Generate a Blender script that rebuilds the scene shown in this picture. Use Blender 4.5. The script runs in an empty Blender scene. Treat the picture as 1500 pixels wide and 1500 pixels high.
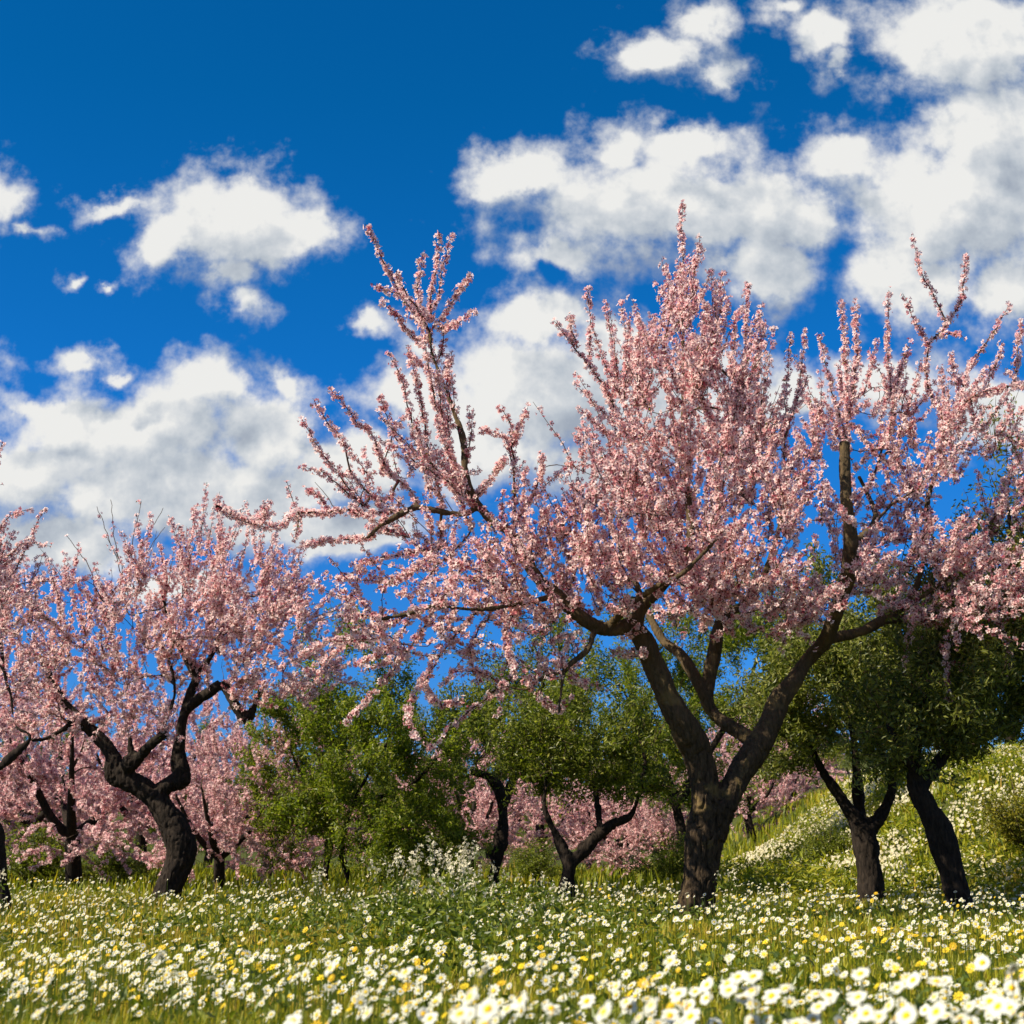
import bpy, math, random
import numpy as np
from mathutils import Vector

R = math.radians
rng = np.random.default_rng(7)
SC = bpy.context.scene
COL = SC.collection

# ------------------------------------------------------------------ camera
F = 2190.0                       # focal length in photo pixels (1500 wide)
CAM = np.array([0.0, 0.0, 0.60])
HOR = 515.0
PITCH = math.atan(HOR / F)
cd = bpy.data.cameras.new("camera")
cd.sensor_fit = 'HORIZONTAL'
cd.sensor_width = 24.0
cd.lens = 24.0 * F / 1500.0
cd.clip_start = 0.05
cd.clip_end = 3000.0
cd.dof.use_dof = True
cd.dof.focus_distance = 12.5
cd.dof.aperture_fstop = 3.4
cam = bpy.data.objects.new("camera", cd)
COL.objects.link(cam)
cam.location = CAM
cam.rotation_euler = (math.pi / 2 + PITCH, 0, 0)
SC.camera = cam
cp, sp_ = math.cos(PITCH), math.sin(PITCH)


def at(px, py, Y):
    """World point seen at photo pixel (px, py) at distance Y along +Y."""
    a, b = (px - 750.0) / F, (750.0 - py) / F
    d = np.array([a, cp - b * sp_, sp_ + b * cp])
    return CAM + d * (Y / d[1])


# ------------------------------------------------------------------ light
SUN_EL, SUN_AZ = 41.0, 246.0     # azimuth clockwise from +Y
el, az = R(SUN_EL), R(SUN_AZ)
SUN = np.array([math.sin(az) * math.cos(el), math.cos(az) * math.cos(el), math.sin(el)])
sd = bpy.data.lights.new("sun", 'SUN')
sd.energy = 5.0
sd.angle = R(0.5)
sd.color = (1.0, 0.91, 0.74)
so = bpy.data.objects.new("sun", sd)
COL.objects.link(so)
so.rotation_euler = Vector(SUN).to_track_quat('Z', 'Y').to_euler()
SC.view_settings.view_transform = 'Standard'
SC.view_settings.look = 'None'
SC.view_settings.exposure = 0.75
SC.view_settings.gamma = 1.0
SC.view_settings.use_curve_mapping = False
SC.cycles.max_bounces = 6
SC.cycles.diffuse_bounces = 3
SC.cycles.transmission_bounces = 4
SC.cycles.use_denoising = True

# ------------------------------------------------------------------ sky with clouds (world)
world = bpy.data.worlds.new("World")
SC.world = world
world.use_nodes = True
nt = world.node_tree
nt.nodes.clear()


def nd(tree, kind, **kw):
    n = tree.nodes.new(kind)
    for k, v in kw.items():
        setattr(n, k, v)
    return n


def cloud_uv(px, py):
    d = at(px, py, 1.0) - CAM
    return d[0], d[2]


# (x, y, rx, ry) in photo pixels: the lobes of every cloud
LOBES = [
    (330, 325, 130, 74), (345, 285, 92, 52), (445, 325, 70, 52), (255, 352, 62, 52), (240, 380, 46, 40), (380, 355, 80, 46),
    (165, 300, 66, 16), (335, 400, 40, 40), (350, 448, 48, 32), (132, 528, 56, 20), (185, 548, 30, 14),
    (8, 290, 48, 50), (100, 403, 18, 12), (155, 420, 16, 11), (48, 330, 24, 14),
    (195, 640, 190, 82), (300, 575, 76, 46), (90, 602, 110, 30), (375, 640, 95, 66), (250, 715, 330, 66),
    (40, 690, 110, 62), (490, 680, 125, 58), (500, 770, 150, 42), (90, 800, 150, 62), (320, 760, 190, 32),
    (408, 578, 34, 26), (250, 860, 120, 30), (640, 520, 40, 30), (560, 480, 35, 18),
    (950, 295, 215, 92), (765, 258, 92, 42), (1090, 300, 160, 82), (900, 222, 58, 34), (1115, 390, 100, 62),
    (810, 370, 84, 34), (1185, 320, 60, 60), (1000, 215, 90, 30),
    (800, 565, 160, 120), (770, 455, 78, 48), (615, 590, 88, 48), (700, 650, 140, 85), (880, 490, 62, 50),
    (850, 690, 95, 55), (950, 600, 180, 110), (860, 730, 40, 20),
    (1400, 300, 190, 120), (1250, 232, 74, 48), (1405, 55, 175, 84), (1205, 55, 66, 40), (1450, 180, 115, 100),
    (1340, 410, 110, 74), (1235, 95, 34, 24), (1480, 430, 90, 70), (1140, 10, 40, 20), (1300, 560, 120, 50),
    (1460, 620, 110, 60), (1560, 250, 160, 200), (1700, 450, 200, 120), (1150, 580, 80, 60),
    (975, 80, 88, 42), (1036, 32, 44, 40), (1066, 115, 32, 27), (925, 66, 50, 16),
    (-180, 560, 150, 90), (-260, 250, 140, 70), (-400, 700, 260, 110), (1900, 120, 180, 90), (1950, 640, 260, 90),
]

grp = bpy.data.node_groups.new("cloud_field", 'ShaderNodeTree')
grp.interface.new_socket("P", in_out='INPUT', socket_type='NodeSocketVector')
grp.interface.new_socket("Field", in_out='OUTPUT', socket_type='NodeSocketFloat')
gi, go = nd(grp, 'NodeGroupInput'), nd(grp, 'NodeGroupOutput')
prev = None
for (x, y, rx, ry) in LOBES:
    u, v = cloud_uv(x, y)
    u2, _ = cloud_uv(x + rx, y)
    _, v2 = cloud_uv(x, y - ry)
    su, sv = abs(u2 - u), abs(v2 - v)
    ma = nd(grp, 'ShaderNodeVectorMath', operation='MULTIPLY_ADD')
    ma.inputs[1].default_value = (1 / su, 1 / sv, 0)
    ma.inputs[2].default_value = (-u / su, -v / sv, 0)
    grp.links.new(gi.outputs[0], ma.inputs[0])
    ln = nd(grp, 'ShaderNodeVectorMath', operation='LENGTH')
    grp.links.new(ma.outputs[0], ln.inputs[0])
    area = rx * ry
    weak = 0.0 if area > 6000 else (0.15 if area > 2500 else (0.32 if area > 800 else 0.42))
    if weak:
        ad = nd(grp, 'ShaderNodeMath', operation='MULTIPLY_ADD')
        ad.inputs[1].default_value = 1 - weak
        ad.inputs[2].default_value = weak
        grp.links.new(ln.outputs['Value'], ad.inputs[0])
        ln = ad
    if prev is None:
        prev = ln.outputs[ 'Value']
    else:
        mn = nd(grp, 'ShaderNodeMath', operation='SMOOTH_MIN')
        mn.inputs[2].default_value = 0.25
        grp.links.new(prev, mn.inputs[0])
        grp.links.new(ln.outputs['Value'], mn.inputs[1])
        prev = mn.outputs[0]
inv = nd(grp, 'ShaderNodeMath', operation='SUBTRACT')
inv.inputs[0].default_value = 1.0
grp.links.new(prev, inv.inputs[1])
cl_ = nd(grp, 'ShaderNodeMath', operation='MAXIMUM')
cl_.inputs[1].default_value = -1.5
grp.links.new(inv.outputs[0], cl_.inputs[0])
grp.links.new(cl_.outputs[0], go.inputs[0])


def M(op, a, b=None, c=None, tree=nt, clamp=False):
    n = nd(tree, 'ShaderNodeMath', operation=op)
    n.use_clamp = clamp
    for i, s in enumerate((a, b, c)):
        if s is None:
            continue
        if isinstance(s, (int, float)):
            n.inputs[i].default_value = s
        else:
            tree.links.new(s, n.inputs[i])
    return n.outputs[0]


def VM(op, a, b=None, tree=nt):
    n = nd(tree, 'ShaderNodeVectorMath', operation=op)
    for i, s in enumerate((a, b)):
        if s is None:
            continue
        if isinstance(s, (tuple, list)):
            n.inputs[i].default_value = s
        else:
            tree.links.new(s, n.inputs[i])
    return n.outputs[0]


def noise(vec, scale, detail, rough=0.55, tree=nt, color=False, dist=0.0, flat=False):
    n = nd(tree, 'ShaderNodeTexNoise', noise_dimensions='2D' if flat else '3D')
    n.inputs['Scale'].default_value = scale
    n.inputs['Detail'].default_value = detail
    n.inputs['Roughness'].default_value = rough
    n.inputs['Distortion'].default_value = dist
    if vec is not None:
        tree.links.new(vec, n.inputs['Vector'])
    return n.outputs['Color' if color else 'Fac']


def ramp(fac, stops, tree=nt, interp='LINEAR'):
    n = nd(tree, 'ShaderNodeValToRGB')
    n.color_ramp.interpolation = interp
    e = n.color_ramp.elements
    while len(e) < len(stops):
        e.new(0.5)
    for el_, (p, c) in zip(e, stops):
        el_.position = p
        el_.color = (*c, 1) if len(c) == 3 else c
    tree.links.new(fac, n.inputs[0])
    return n.outputs[0]


def mixc(fac, a, b, tree=nt, mode='MIX'):
    n = nd(tree, 'ShaderNodeMix', data_type='RGBA', blend_type=mode)
    for s, i in ((fac, 0), (a, 6), (b, 7)):
        if isinstance(s, (int, float)):
            n.inputs[i].default_value = s
        elif isinstance(s, (tuple, list)):
            n.inputs[i].default_value = (*s, 1)
        else:
            tree.links.new(s, n.inputs[i])
    return n.outputs[2]


sky = nd(nt, 'ShaderNodeTexSky', sky_type='NISHITA')
sky.sun_disc = False
sky.sun_elevation = el
sky.sun_rotation = az
sky.altitude = 900
sky.air_density = 1.0
sky.dust_density = 0.25
sky.ozone_density = 3.0
tc = nd(nt, 'ShaderNodeTexCoord')
dirv = tc.outputs['Generated']
sep = nd(nt, 'ShaderNodeSeparateXYZ')
nt.links.new(dirv, sep.inputs[0])
yy = M('MAXIMUM', sep.outputs['Y'], 0.08)
comb = nd(nt, 'ShaderNodeCombineXYZ')
nt.links.new(M('DIVIDE', sep.outputs['X'], yy), comb.inputs[0])
nt.links.new(M('DIVIDE', sep.outputs['Z'], yy), comb.inputs[1])
P = comb.outputs[0]
w1 = VM('MULTIPLY', VM('SUBTRACT', noise(P, 9.0, 3.0, 0.5, color=True, flat=True), (0.5, 0.5, 0.5)), (0.060, 0.045, 0))
w2 = VM('MULTIPLY', VM('SUBTRACT', noise(P, 38.0, 6.0, 0.6, color=True, flat=True), (0.5, 0.5, 0.5)), (0.026, 0.022, 0))
PW = VM('ADD', VM('ADD', P, w1), w2)


def field(vec):
    g = nd(nt, 'ShaderNodeGroup')
    g.node_tree = grp
    nt.links.new(vec, g.inputs[0])
    return g.outputs[0]


f0 = field(PW)
f1 = field(VM('ADD', PW, (-0.016, 0.034, 0)))


def billow(vec):
    """round cauliflower puffs: fractal cell distance, inverted"""
    wv = VM('ADD', vec, VM('MULTIPLY', VM('SUBTRACT', noise(vec, 20.0, 4.0, 0.55, color=True, flat=True), (0.5, 0.5, 0.5)), (0.05, 0.05, 0)))
    n = nd(nt, 'ShaderNodeTexVoronoi', feature='SMOOTH_F1', voronoi_dimensions='2D')
    n.inputs['Scale'].default_value = 15.0
    n.inputs['Detail'].default_value = 3.0
    n.inputs['Roughness'].default_value = 0.5
    n.inputs['Smoothness'].default_value = 0.35
    n.normalize = True
    nt.links.new(wv, n.inputs['Vector'])
    return M('SUBTRACT', 0.5, n.outputs['Distance'])


fine = noise(P, 30.0, 9.0, 0.60, flat=True)
OFF = VM('ADD', P, (-0.007, 0.012, 0))
fine_s = noise(OFF, 30.0, 9.0, 0.60, flat=True)
bil = billow(P)
bil_s = billow(OFF)
body = M('ADD', M('ADD', f0, M('MULTIPLY', M('MAXIMUM', M('SUBTRACT', f0, 0.22), 0), 1.4)), M('ADD', M('MULTIPLY', M('SUBTRACT', fine, 0.5), 1.8), M('MULTIPLY', M('SUBTRACT', bil, 0.13), 0.9)))
# outside the photographed part of the sky: loose generic cloud cover
gen = noise(dirv, 2.6, 9.0, 0.6, dist=0.2)
genm = M('MULTIPLY', M('SUBTRACT', gen, 0.52), 6.0)
behind = M('LESS_THAN', sep.outputs['Y'], 0.45)
body = M('ADD', M('MULTIPLY', body, M('SUBTRACT', 1.0, behind)), M('MULTIPLY', genm, behind))
alpha = nd(nt, 'ShaderNodeMapRange', interpolation_type='SMOOTHSTEP')
alpha.inputs['From Min'].default_value = -0.24
alpha.inputs['From Max'].default_value = 0.85
nt.links.new(body, alpha.inputs['Value'])
# thickness towards the sun: thick cloud above dims what lies under it
over = M('ADD', M('MULTIPLY', M('SUBTRACT', f1, f0), 0.70),
         M('ADD', M('MULTIPLY', M('SUBTRACT', fine_s, fine), 0.7), M('MULTIPLY', M('SUBTRACT', bil_s, bil), 1.0)))
lum = M('SUBTRACT', 0.61, over)
lum = M('SUBTRACT', lum, M('MULTIPLY', M('MAXIMUM', M('SUBTRACT', f0, 0.30), 0), 0.42))
big = noise(P, 8.0, 3.0, 0.5, flat=True)
lum = M('ADD', lum, M('MULTIPLY', M('SUBTRACT', big, 0.5), 1.1))
ccol = ramp(lum, [(0.05, (0.35, 0.40, 0.48)), (0.34, (0.49, 0.54, 0.60)), (0.58, (0.65, 0.68, 0.71)), (0.80, (0.84, 0.84, 0.82))])
pol = ramp(sep.outputs['Z'], [(0.0, (0.40, 0.52, 0.92)), (0.12, (0.17, 0.62, 1.25)), (0.30, (0.05, 0.74, 1.42)), (0.48, (0.012, 0.72, 1.24))])
skyc = mixc(1.0, sky.outputs[0], pol, mode='MULTIPLY')
skyc = mixc(1.0, skyc, (0.1, 0.1, 0.1), mode='MULTIPLY')
final = mixc(alpha.outputs[0], skyc, ccol)
scl = mixc(1.0, final, (10, 10, 10), mode='MULTIPLY')
bg = nd(nt, 'ShaderNodeBackground')
bg.inputs['Strength'].default_value = 0.06
nt.links.new(scl, bg.inputs['Color'])
wo = nd(nt, 'ShaderNodeOutputWorld')
nt.links.new(bg.outputs[0], wo.inputs[0])
world.cycles.sampling_method = 'MANUAL'
world.cycles.sample_map_resolution = 512


# ------------------------------------------------------------------ materials
def material(name):
    m = bpy.data.materials.new(name)
    m.use_nodes = True
    t = m.node_tree
    t.nodes.clear()
    out = nd(t, 'ShaderNodeOutputMaterial')
    return m, t, out


def tint_of(t):
    a = nd(t, 'ShaderNodeAttribute', attribute_name='tint')
    return a.outputs['Fac']


def leafy(name, stops, trans=0.4, tcol=None, rough=0.5, spec=0.3):
    """thin petal or leaf: principled front with light passing through"""
    m, t, out = material(name)
    c = ramp(tint_of(t), stops, tree=t)
    p = nd(t, 'ShaderNodeBsdfPrincipled')
    p.inputs['Roughness'].default_value = rough
    p.inputs['Specular IOR Level'].default_value = spec
    t.links.new(c, p.inputs['Base Color'])
    tr = nd(t, 'ShaderNodeBsdfTranslucent')
    if tcol:
        t.links.new(mixc(1.0, c, tcol, tree=t, mode='MULTIPLY'), tr.inputs['Color'])
    else:
        t.links.new(c, tr.inputs['Color'])
    mx = nd(t, 'ShaderNodeMixShader')
    mx.inputs[0].default_value = trans
    t.links.new(p.outputs[0], mx.inputs[1])
    t.links.new(tr.outputs[0], mx.inputs[2])
    t.links.new(mx.outputs[0], out.inputs[0])
    return m


def bark(name, dark, light, lichen, bump=0.6, scale=1.0, lich=0.62, young=None):
    m, t, out = material(name)
    co = nd(t, 'ShaderNodeTexCoord').outputs['Object']
    mp = nd(t, 'ShaderNodeMapping')
    mp.inputs['Scale'].default_value = (1, 1, 0.28)
    t.links.new(co, mp.inputs[0])
    n1 = noise(mp.outputs[0], 38 * scale, 8, 0.65, tree=t, dist=0.6)
    n2 = noise(co, 5 * scale, 6, 0.6, tree=t)
    c = ramp(n1, [(0.34, dark), (0.66, light)], tree=t)
    fac = ramp(n2, [(lich, (0, 0, 0)), (lich + 0.12, (1, 1, 1))], tree=t)
    c = mixc(M('MULTIPLY', fac, 0.55, tree=t), c, lichen, tree=t)
    if young:
        # the younger wood higher up is smoother and paler than the old trunk
        sp = nd(t, 'ShaderNodeSeparateXYZ')
        t.links.new(co, sp.inputs[0])
        hf = nd(t, 'ShaderNodeMapRange')
        hf.inputs['From Min'].default_value = 1.5
        hf.inputs['From Max'].default_value = 2.6
        t.links.new(M('ADD', sp.outputs['Z'], n2, tree=t), hf.inputs['Value'])
        c = mixc(M('MULTIPLY', hf.outputs[0], 0.22, tree=t), c, young, tree=t)
    p = nd(t, 'ShaderNodeBsdfPrincipled')
    p.inputs['Roughness'].default_value = 0.9
    p.inputs['Specular IOR Level'].default_value = 0.15
    t.links.new(c, p.inputs['Base Color'])
    b = nd(t, 'ShaderNodeBump')
    b.inputs['Strength'].default_value = bump
    b.inputs['Distance'].default_value = 0.02
    t.links.new(n1, b.inputs['Height'])
    t.links.new(b.outputs[0], p.inputs['Normal'])
    t.links.new(p.outputs[0], out.inputs[0])
    return m


MAT = {}
MAT['blossom'] = leafy('almond_petal', [(0.0, (0.97, 0.84, 0.80)), (0.20, (0.95, 0.68, 0.64)), (0.42, (0.82, 0.37, 0.38)),
                                        (0.60, (0.42, 0.07, 0.11)), (1.0, (0.20, 0.02, 0.035))], trans=0.48, rough=0.6, spec=0.2)
MAT['blossom_far'] = leafy('almond_petal_mauve', [(0.0, (0.90, 0.70, 0.66)), (0.22, (0.84, 0.53, 0.51)), (0.42, (0.68, 0.33, 0.36)),
                                                  (0.60, (0.40, 0.09, 0.13)), (1.0, (0.17, 0.02, 0.035))], trans=0.36, rough=0.6, spec=0.2)
MAT['leaf_bright'] = leafy('leaf_bright', [(0.0, (0.055, 0.090, 0.008)), (0.5, (0.190, 0.220, 0.014)), (1.0, (0.380, 0.370, 0.050))],
                           trans=0.48, tcol=(1.3, 1.5, 0.6), rough=0.42, spec=0.35)
MAT['leaf_dark'] = leafy('leaf_dark', [(0.0, (0.042, 0.062, 0.008)), (0.5, (0.165, 0.185, 0.015)), (1.0, (0.360, 0.350, 0.060))],
                         trans=0.45, tcol=(1.2, 1.4, 0.6), rough=0.42, spec=0.35)
MAT['leaf_mid'] = leafy('leaf_mid', [(0.0, (0.040, 0.062, 0.012)), (0.5, (0.175, 0.190, 0.028)), (1.0, (0.380, 0.370, 0.095))],
                        trans=0.45, tcol=(1.2, 1.3, 0.6), rough=0.42, spec=0.35)
MAT['leaf_yellow'] = leafy('leaf_yellow', [(0.0, (0.10, 0.12, 0.01)), (0.5, (0.22, 0.20, 0.012)), (1.0, (0.42, 0.34, 0.02))],
                           trans=0.35, rough=0.5)
MAT['bark'] = bark('almond_bark', (0.008, 0.006, 0.004), (0.085, 0.056, 0.032), (0.22, 0.15, 0.05), bump=1.0, lich=0.56, young=(0.25, 0.18, 0.09))
MAT['bark_dark'] = bark('dark_bark', (0.008, 0.006, 0.005), (0.038, 0.027, 0.019), (0.07, 0.052, 0.026), bump=0.8, lich=0.66)
MAT['twig'] = bark('twig_bark', (0.035, 0.022, 0.016), (0.15, 0.10, 0.065), (0.2, 0.16, 0.08), bump=0.2)
MAT['grass'] = leafy('grass_blade', [(0.0, (0.065, 0.095, 0.006)), (0.36, (0.22, 0.25, 0.012)), (0.65, (0.40, 0.35, 0.022)),
                                     (1.0, (0.46, 0.29, 0.06))], trans=0.4, tcol=(1.25, 1.3, 0.5), rough=0.45, spec=0.35)
MAT['weed'] = leafy('weed_leaf', [(0.0, (0.045, 0.072, 0.008)), (0.5, (0.125, 0.165, 0.014)), (1.0, (0.27, 0.28, 0.03))],
                    trans=0.35, tcol=(1.2, 1.3, 0.6), rough=0.4, spec=0.4)
MAT['petal_white'] = leafy('daisy_petal', [(0.0, (0.76, 0.75, 0.66)), (1.0, (0.70, 0.64, 0.34))], trans=0.3, rough=0.6, spec=0.2)
MAT['petal_cream'] = leafy('cream_petal', [(0.0, (0.78, 0.72, 0.54)), (1.0, (0.66, 0.54, 0.30))], trans=0.3, rough=0.6, spec=0.2)
MAT['petal_yellow'] = leafy('yellow_petal', [(0.0, (0.84, 0.64, 0.03)), (1.0, (0.78, 0.46, 0.01))], trans=0.25, rough=0.6, spec=0.2)
MAT['disc'] = leafy('daisy_disc', [(0.0, (0.80, 0.50, 0.01)), (1.0, (0.62, 0.30, 0.01))], trans=0.05, rough=0.8, spec=0.1)
MAT['meadow'] = leafy('meadow_flower', [(0.0, (0.76, 0.75, 0.66)), (0.45, (0.72, 0.69, 0.50)), (0.55, (0.84, 0.66, 0.04)),
                                        (1.0, (0.70, 0.38, 0.01))], trans=0.3, rough=0.6, spec=0.2)


def ground_mat():
    m, t, out = material('meadow_soil')
    co = nd(t, 'ShaderNodeTexCoord').outputs['Object']
    a = noise(co, 1.3, 8, 0.6, tree=t)
    b = noise(co, 14.0, 8, 0.65, tree=t)
    c = ramp(a, [(0.35, (0.030, 0.048, 0.010)), (0.55, (0.060, 0.075, 0.016)), (0.72, (0.11, 0.085, 0.035))], tree=t)
    c = mixc(0.6, c, ramp(b, [(0.3, (0.02, 0.025, 0.008)), (0.7, (0.12, 0.13, 0.035))], tree=t), tree=t)
    p = nd(t, 'ShaderNodeBsdfPrincipled')
    p.inputs['Roughness'].default_value = 1.0
    p.inputs['Specular IOR Level'].default_value = 0.05
    t.links.new(c, p.inputs['Base Color'])
    bp = nd(t, 'ShaderNodeBump')
    bp.inputs['Strength'].default_value = 0.8
    bp.inputs['Distance'].default_value = 0.08
    t.links.new(b, bp.inputs['Height'])
    t.links.new(bp.outputs[0], p.inputs['Normal'])
    t.links.new(p.outputs[0], out.inputs[0])
    return m


MAT['ground'] = ground_mat()


# ------------------------------------------------------------------ helpers
def link(o, parent=None):
    COL.objects.link(o)
    if parent is not None:
        o.parent = parent
    return o


def tag(o, label=None, cat=None, group=None, kind=None):
    for k, v in (('label', label), ('category', cat), ('group', group), ('kind', kind)):
        if v:
            o[k] = v
    return o


def empty(name, loc):
    o = bpy.data.objects.new(name, None)
    o.empty_display_size = 0.2
    o.location = [float(v) for v in loc]
    return link(o)


def build(name, V, quads=None, tris=None, tint=None, mat=None, parent=None, smooth=False, origin=None):
    V = np.asarray(V, np.float32)
    if origin is not None:
        V = V - np.asarray(origin, np.float32)
    me = bpy.data.meshes.new(name)
    nq = 0 if quads is None else len(quads)
    n3 = 0 if tris is None else len(tris)
    loops = np.concatenate([np.asarray(quads, np.int32).ravel() if nq else np.zeros(0, np.int32),
                            np.asarray(tris, np.int32).ravel() if n3 else np.zeros(0, np.int32)])
    me.vertices.add(len(V))
    me.vertices.foreach_set('co', V.ravel())
    me.loops.add(len(loops))
    me.loops.foreach_set('vertex_index', loops)
    me.polygons.add(nq + n3)
    st = np.concatenate([np.arange(nq) * 4, nq * 4 + np.arange(n3) * 3]).astype(np.int32)
    me.polygons.foreach_set('loop_start', st)
    me.polygons.foreach_set('use_smooth', np.full(nq + n3, smooth, bool))
    me.update(calc_edges=True)
    if tint is not None:
        a = me.attributes.new('tint', 'FLOAT', 'POINT')
        a.data.foreach_set('value', np.asarray(tint, np.float32))
    if mat is not None:
        me.materials.append(mat)
    o = bpy.data.objects.new(name, me)
    return link(o, parent)


def norm(v):
    v = np.asarray(v, float)
    return v / np.maximum(np.linalg.norm(v, axis=-1, keepdims=True), 1e-9)


def hsh(ix, iy, iz):
    n = (ix * 73856093) ^ (iy * 19349663) ^ (iz * 83492791)
    n = (n ^ (n >> 13)) * 1274126177
    return ((n ^ (n >> 16)) & 0xFFFF) / 65535.0


def vnoise(p):
    """value noise in numpy, p (n,3) -> 0..1"""
    p = np.asarray(p, float)
    i = np.floor(p).astype(np.int64)
    f = p - i
    f = f * f * (3 - 2 * f)
    r = 0
    for dx in (0, 1):
        for dy in (0, 1):
            for dz in (0, 1):
                w = (f[:, 0] if dx else 1 - f[:, 0]) * (f[:, 1] if dy else 1 - f[:, 1]) * (f[:, 2] if dz else 1 - f[:, 2])
                r = r + w * hsh(i[:, 0] + dx, i[:, 1] + dy, i[:, 2] + dz)
    return r


def sstep(t):
    t = np.clip(t, 0, 1)
    return t * t * (3 - 2 * t)


def height(x, y):
    x, y = np.asarray(x, float), np.asarray(y, float)
    z = 0.012 * np.clip(y - 8, 0, 26)
    q = np.stack([x * 0.45, y * 0.45, x * 0 + 3], -1).reshape(-1, 3)
    z = z + (vnoise(q).reshape(x.shape) - 0.5) * 0.10 * sstep(y / 3)
    b = sstep((x - 3.65 - 0.03 * (y - 24)) / 3.4) * sstep((y - 17.5) / 6.5)
    q2 = np.stack([x * 0.9, y * 0.9, x * 0 + 9], -1).reshape(-1, 3)
    z = z + 7.5 * sstep((y - 58) / 75)
    z = z + b * (1.50 + 0.13 * np.clip(x - 5, 0, 12) + 0.45 * (vnoise(q2).reshape(x.shape) - 0.5))
    return z


class Tubes:
    def __init__(s):
        s.V, s.Q, s.T, s.n = [], [], [], 0

    def add(s, pts, rad, seg=5, tint=0.5):
        pts, rad = np.asarray(pts, float), np.asarray(rad, float)
        n = len(pts)
        tan = norm(np.gradient(pts, axis=0))
        ref = np.array([1.0, 0, 0]) if abs(tan[0][0]) < 0.8 else np.array([0, 1.0, 0])
        u = norm(ref - tan * (tan @ ref)[:, None])
        v = np.cross(tan, u)
        a = np.arange(seg) * 2 * math.pi / seg
        ring = pts[:, None, :] + rad[:, None, None] * (np.cos(a)[None, :, None] * u[:, None, :] + np.sin(a)[None, :, None] * v[:, None, :])
        s.V.append(ring.reshape(-1, 3))
        i = np.arange(n - 1)[:, None] * seg
        j = np.arange(seg)[None, :]
        k = (j + 1) % seg
        q = np.stack([i + j, i + k, i + seg + k, i + seg + j], -1).reshape(-1, 4) + s.n
        s.Q.append(q)
        s.T.append(np.full(n * seg, tint))
        s.n += n * seg

    def build(s, name, mat, parent=None, origin=None, smooth=True):
        return build(name, np.concatenate(s.V), np.concatenate(s.Q), None, np.concatenate(s.T), mat, parent, smooth, origin)


def resample(pts, rad, step):
    """Catmull-Rom through the points, sampled about every step metres"""
    pts, rad = np.asarray(pts, float), np.asarray(rad, float)
    P_ = np.vstack([2 * pts[0] - pts[1], pts, 2 * pts[-1] - pts[-2]])
    op, orr = [], []
    for i in range(len(pts) - 1):
        p0, p1, p2, p3 = P_[i:i + 4]
        n = max(2, int(np.linalg.norm(p2 - p1) / step) + 1)
        t = np.linspace(0, 1, n, endpoint=False)[:, None]
        op.append(0.5 * (2 * p1 + (p2 - p0) * t + (2 * p0 - 5 * p1 + 4 * p2 - p3) * t ** 2 + (3 * p1 - p0 - 3 * p2 + p3) * t ** 3))
        orr.append(rad[i] + (rad[i + 1] - rad[i]) * t[:, 0])
    op.append(pts[-1:])
    orr.append(rad[-1:])
    return np.concatenate(op), np.concatenate(orr)


# ------------------------------------------------------------------ scattered templates
def place(TV, pos, nrm, size, spin):
    """put template verts TV (k,3) at every pos, its +z along nrm"""
    n = norm(nrm)
    ref = np.where(np.abs(n[:, 2:3]) < 0.9, np.array([[0, 0, 1.0]]), np.array([[1.0, 0, 0]]))
    x = norm(np.cross(ref, n))
    y = np.cross(n, x)
    c, s = np.cos(spin)[:, None], np.sin(spin)[:, None]
    X, Y_ = x * c + y * s, -x * s + y * c
    return (pos[:, None, :] + size[:, None, None] * (TV[None, :, 0:1] * X[:, None, :] + TV[None, :, 1:2] * Y_[:, None, :]
                                                     + TV[None, :, 2:3] * n[:, None, :])).reshape(-1, 3)


def tpl_flower(n, inner, side_r, side_a, cup, back=0.0, notch=0.0):
    V, Q, T = [], [], []
    for i in range(n):
        a = 2 * math.pi * i / n
        b = len(V)
        for r_, da, z, t in ((inner, 0, 0.0, 1), (side_r, -side_a, cup * 0.7, 0), (1.0, 0, cup + back, 0), (side_r, side_a, cup * 0.7 + 0.04, 0)):
            V.append((r_ * math.cos(a + da), r_ * math.sin(a + da), z))
            T.append(t)
        Q.append((b, b + 1, b + 2, b + 3))
    return np.array(V), np.array(Q), np.array(T, float)


BV, BQ, BT = tpl_flower(5, 0.06, 0.76, 0.50, 0.30)
cen = np.array([(0.2, 0, .12), (0, 0.2, .12), (-0.2, 0, .12), (0, -0.2, .12)])
BQ = np.vstack([BQ, [[20, 21, 22, 23]]])
BV = np.vstack([BV, cen])
BT = np.concatenate([BT, [2, 2, 2, 2]])
# calyx behind the petals
cal = np.array([(0.26, 0, -.02), (0, 0.26, -.02), (-0.26, 0, -.02), (0, -0.26, -.02), (0.05, 0, -.42), (0, 0.05, -.42), (-0.05, 0, -.42), (0, -0.05, -.42)])
BQ = np.vstack([BQ, [[24, 25, 29, 28], [25, 26, 30, 29], [26, 27, 31, 30], [27, 24, 28, 31]]])
BV = np.vstack([BV, cal])
BT = np.concatenate([BT, [3] * 8])


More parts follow.
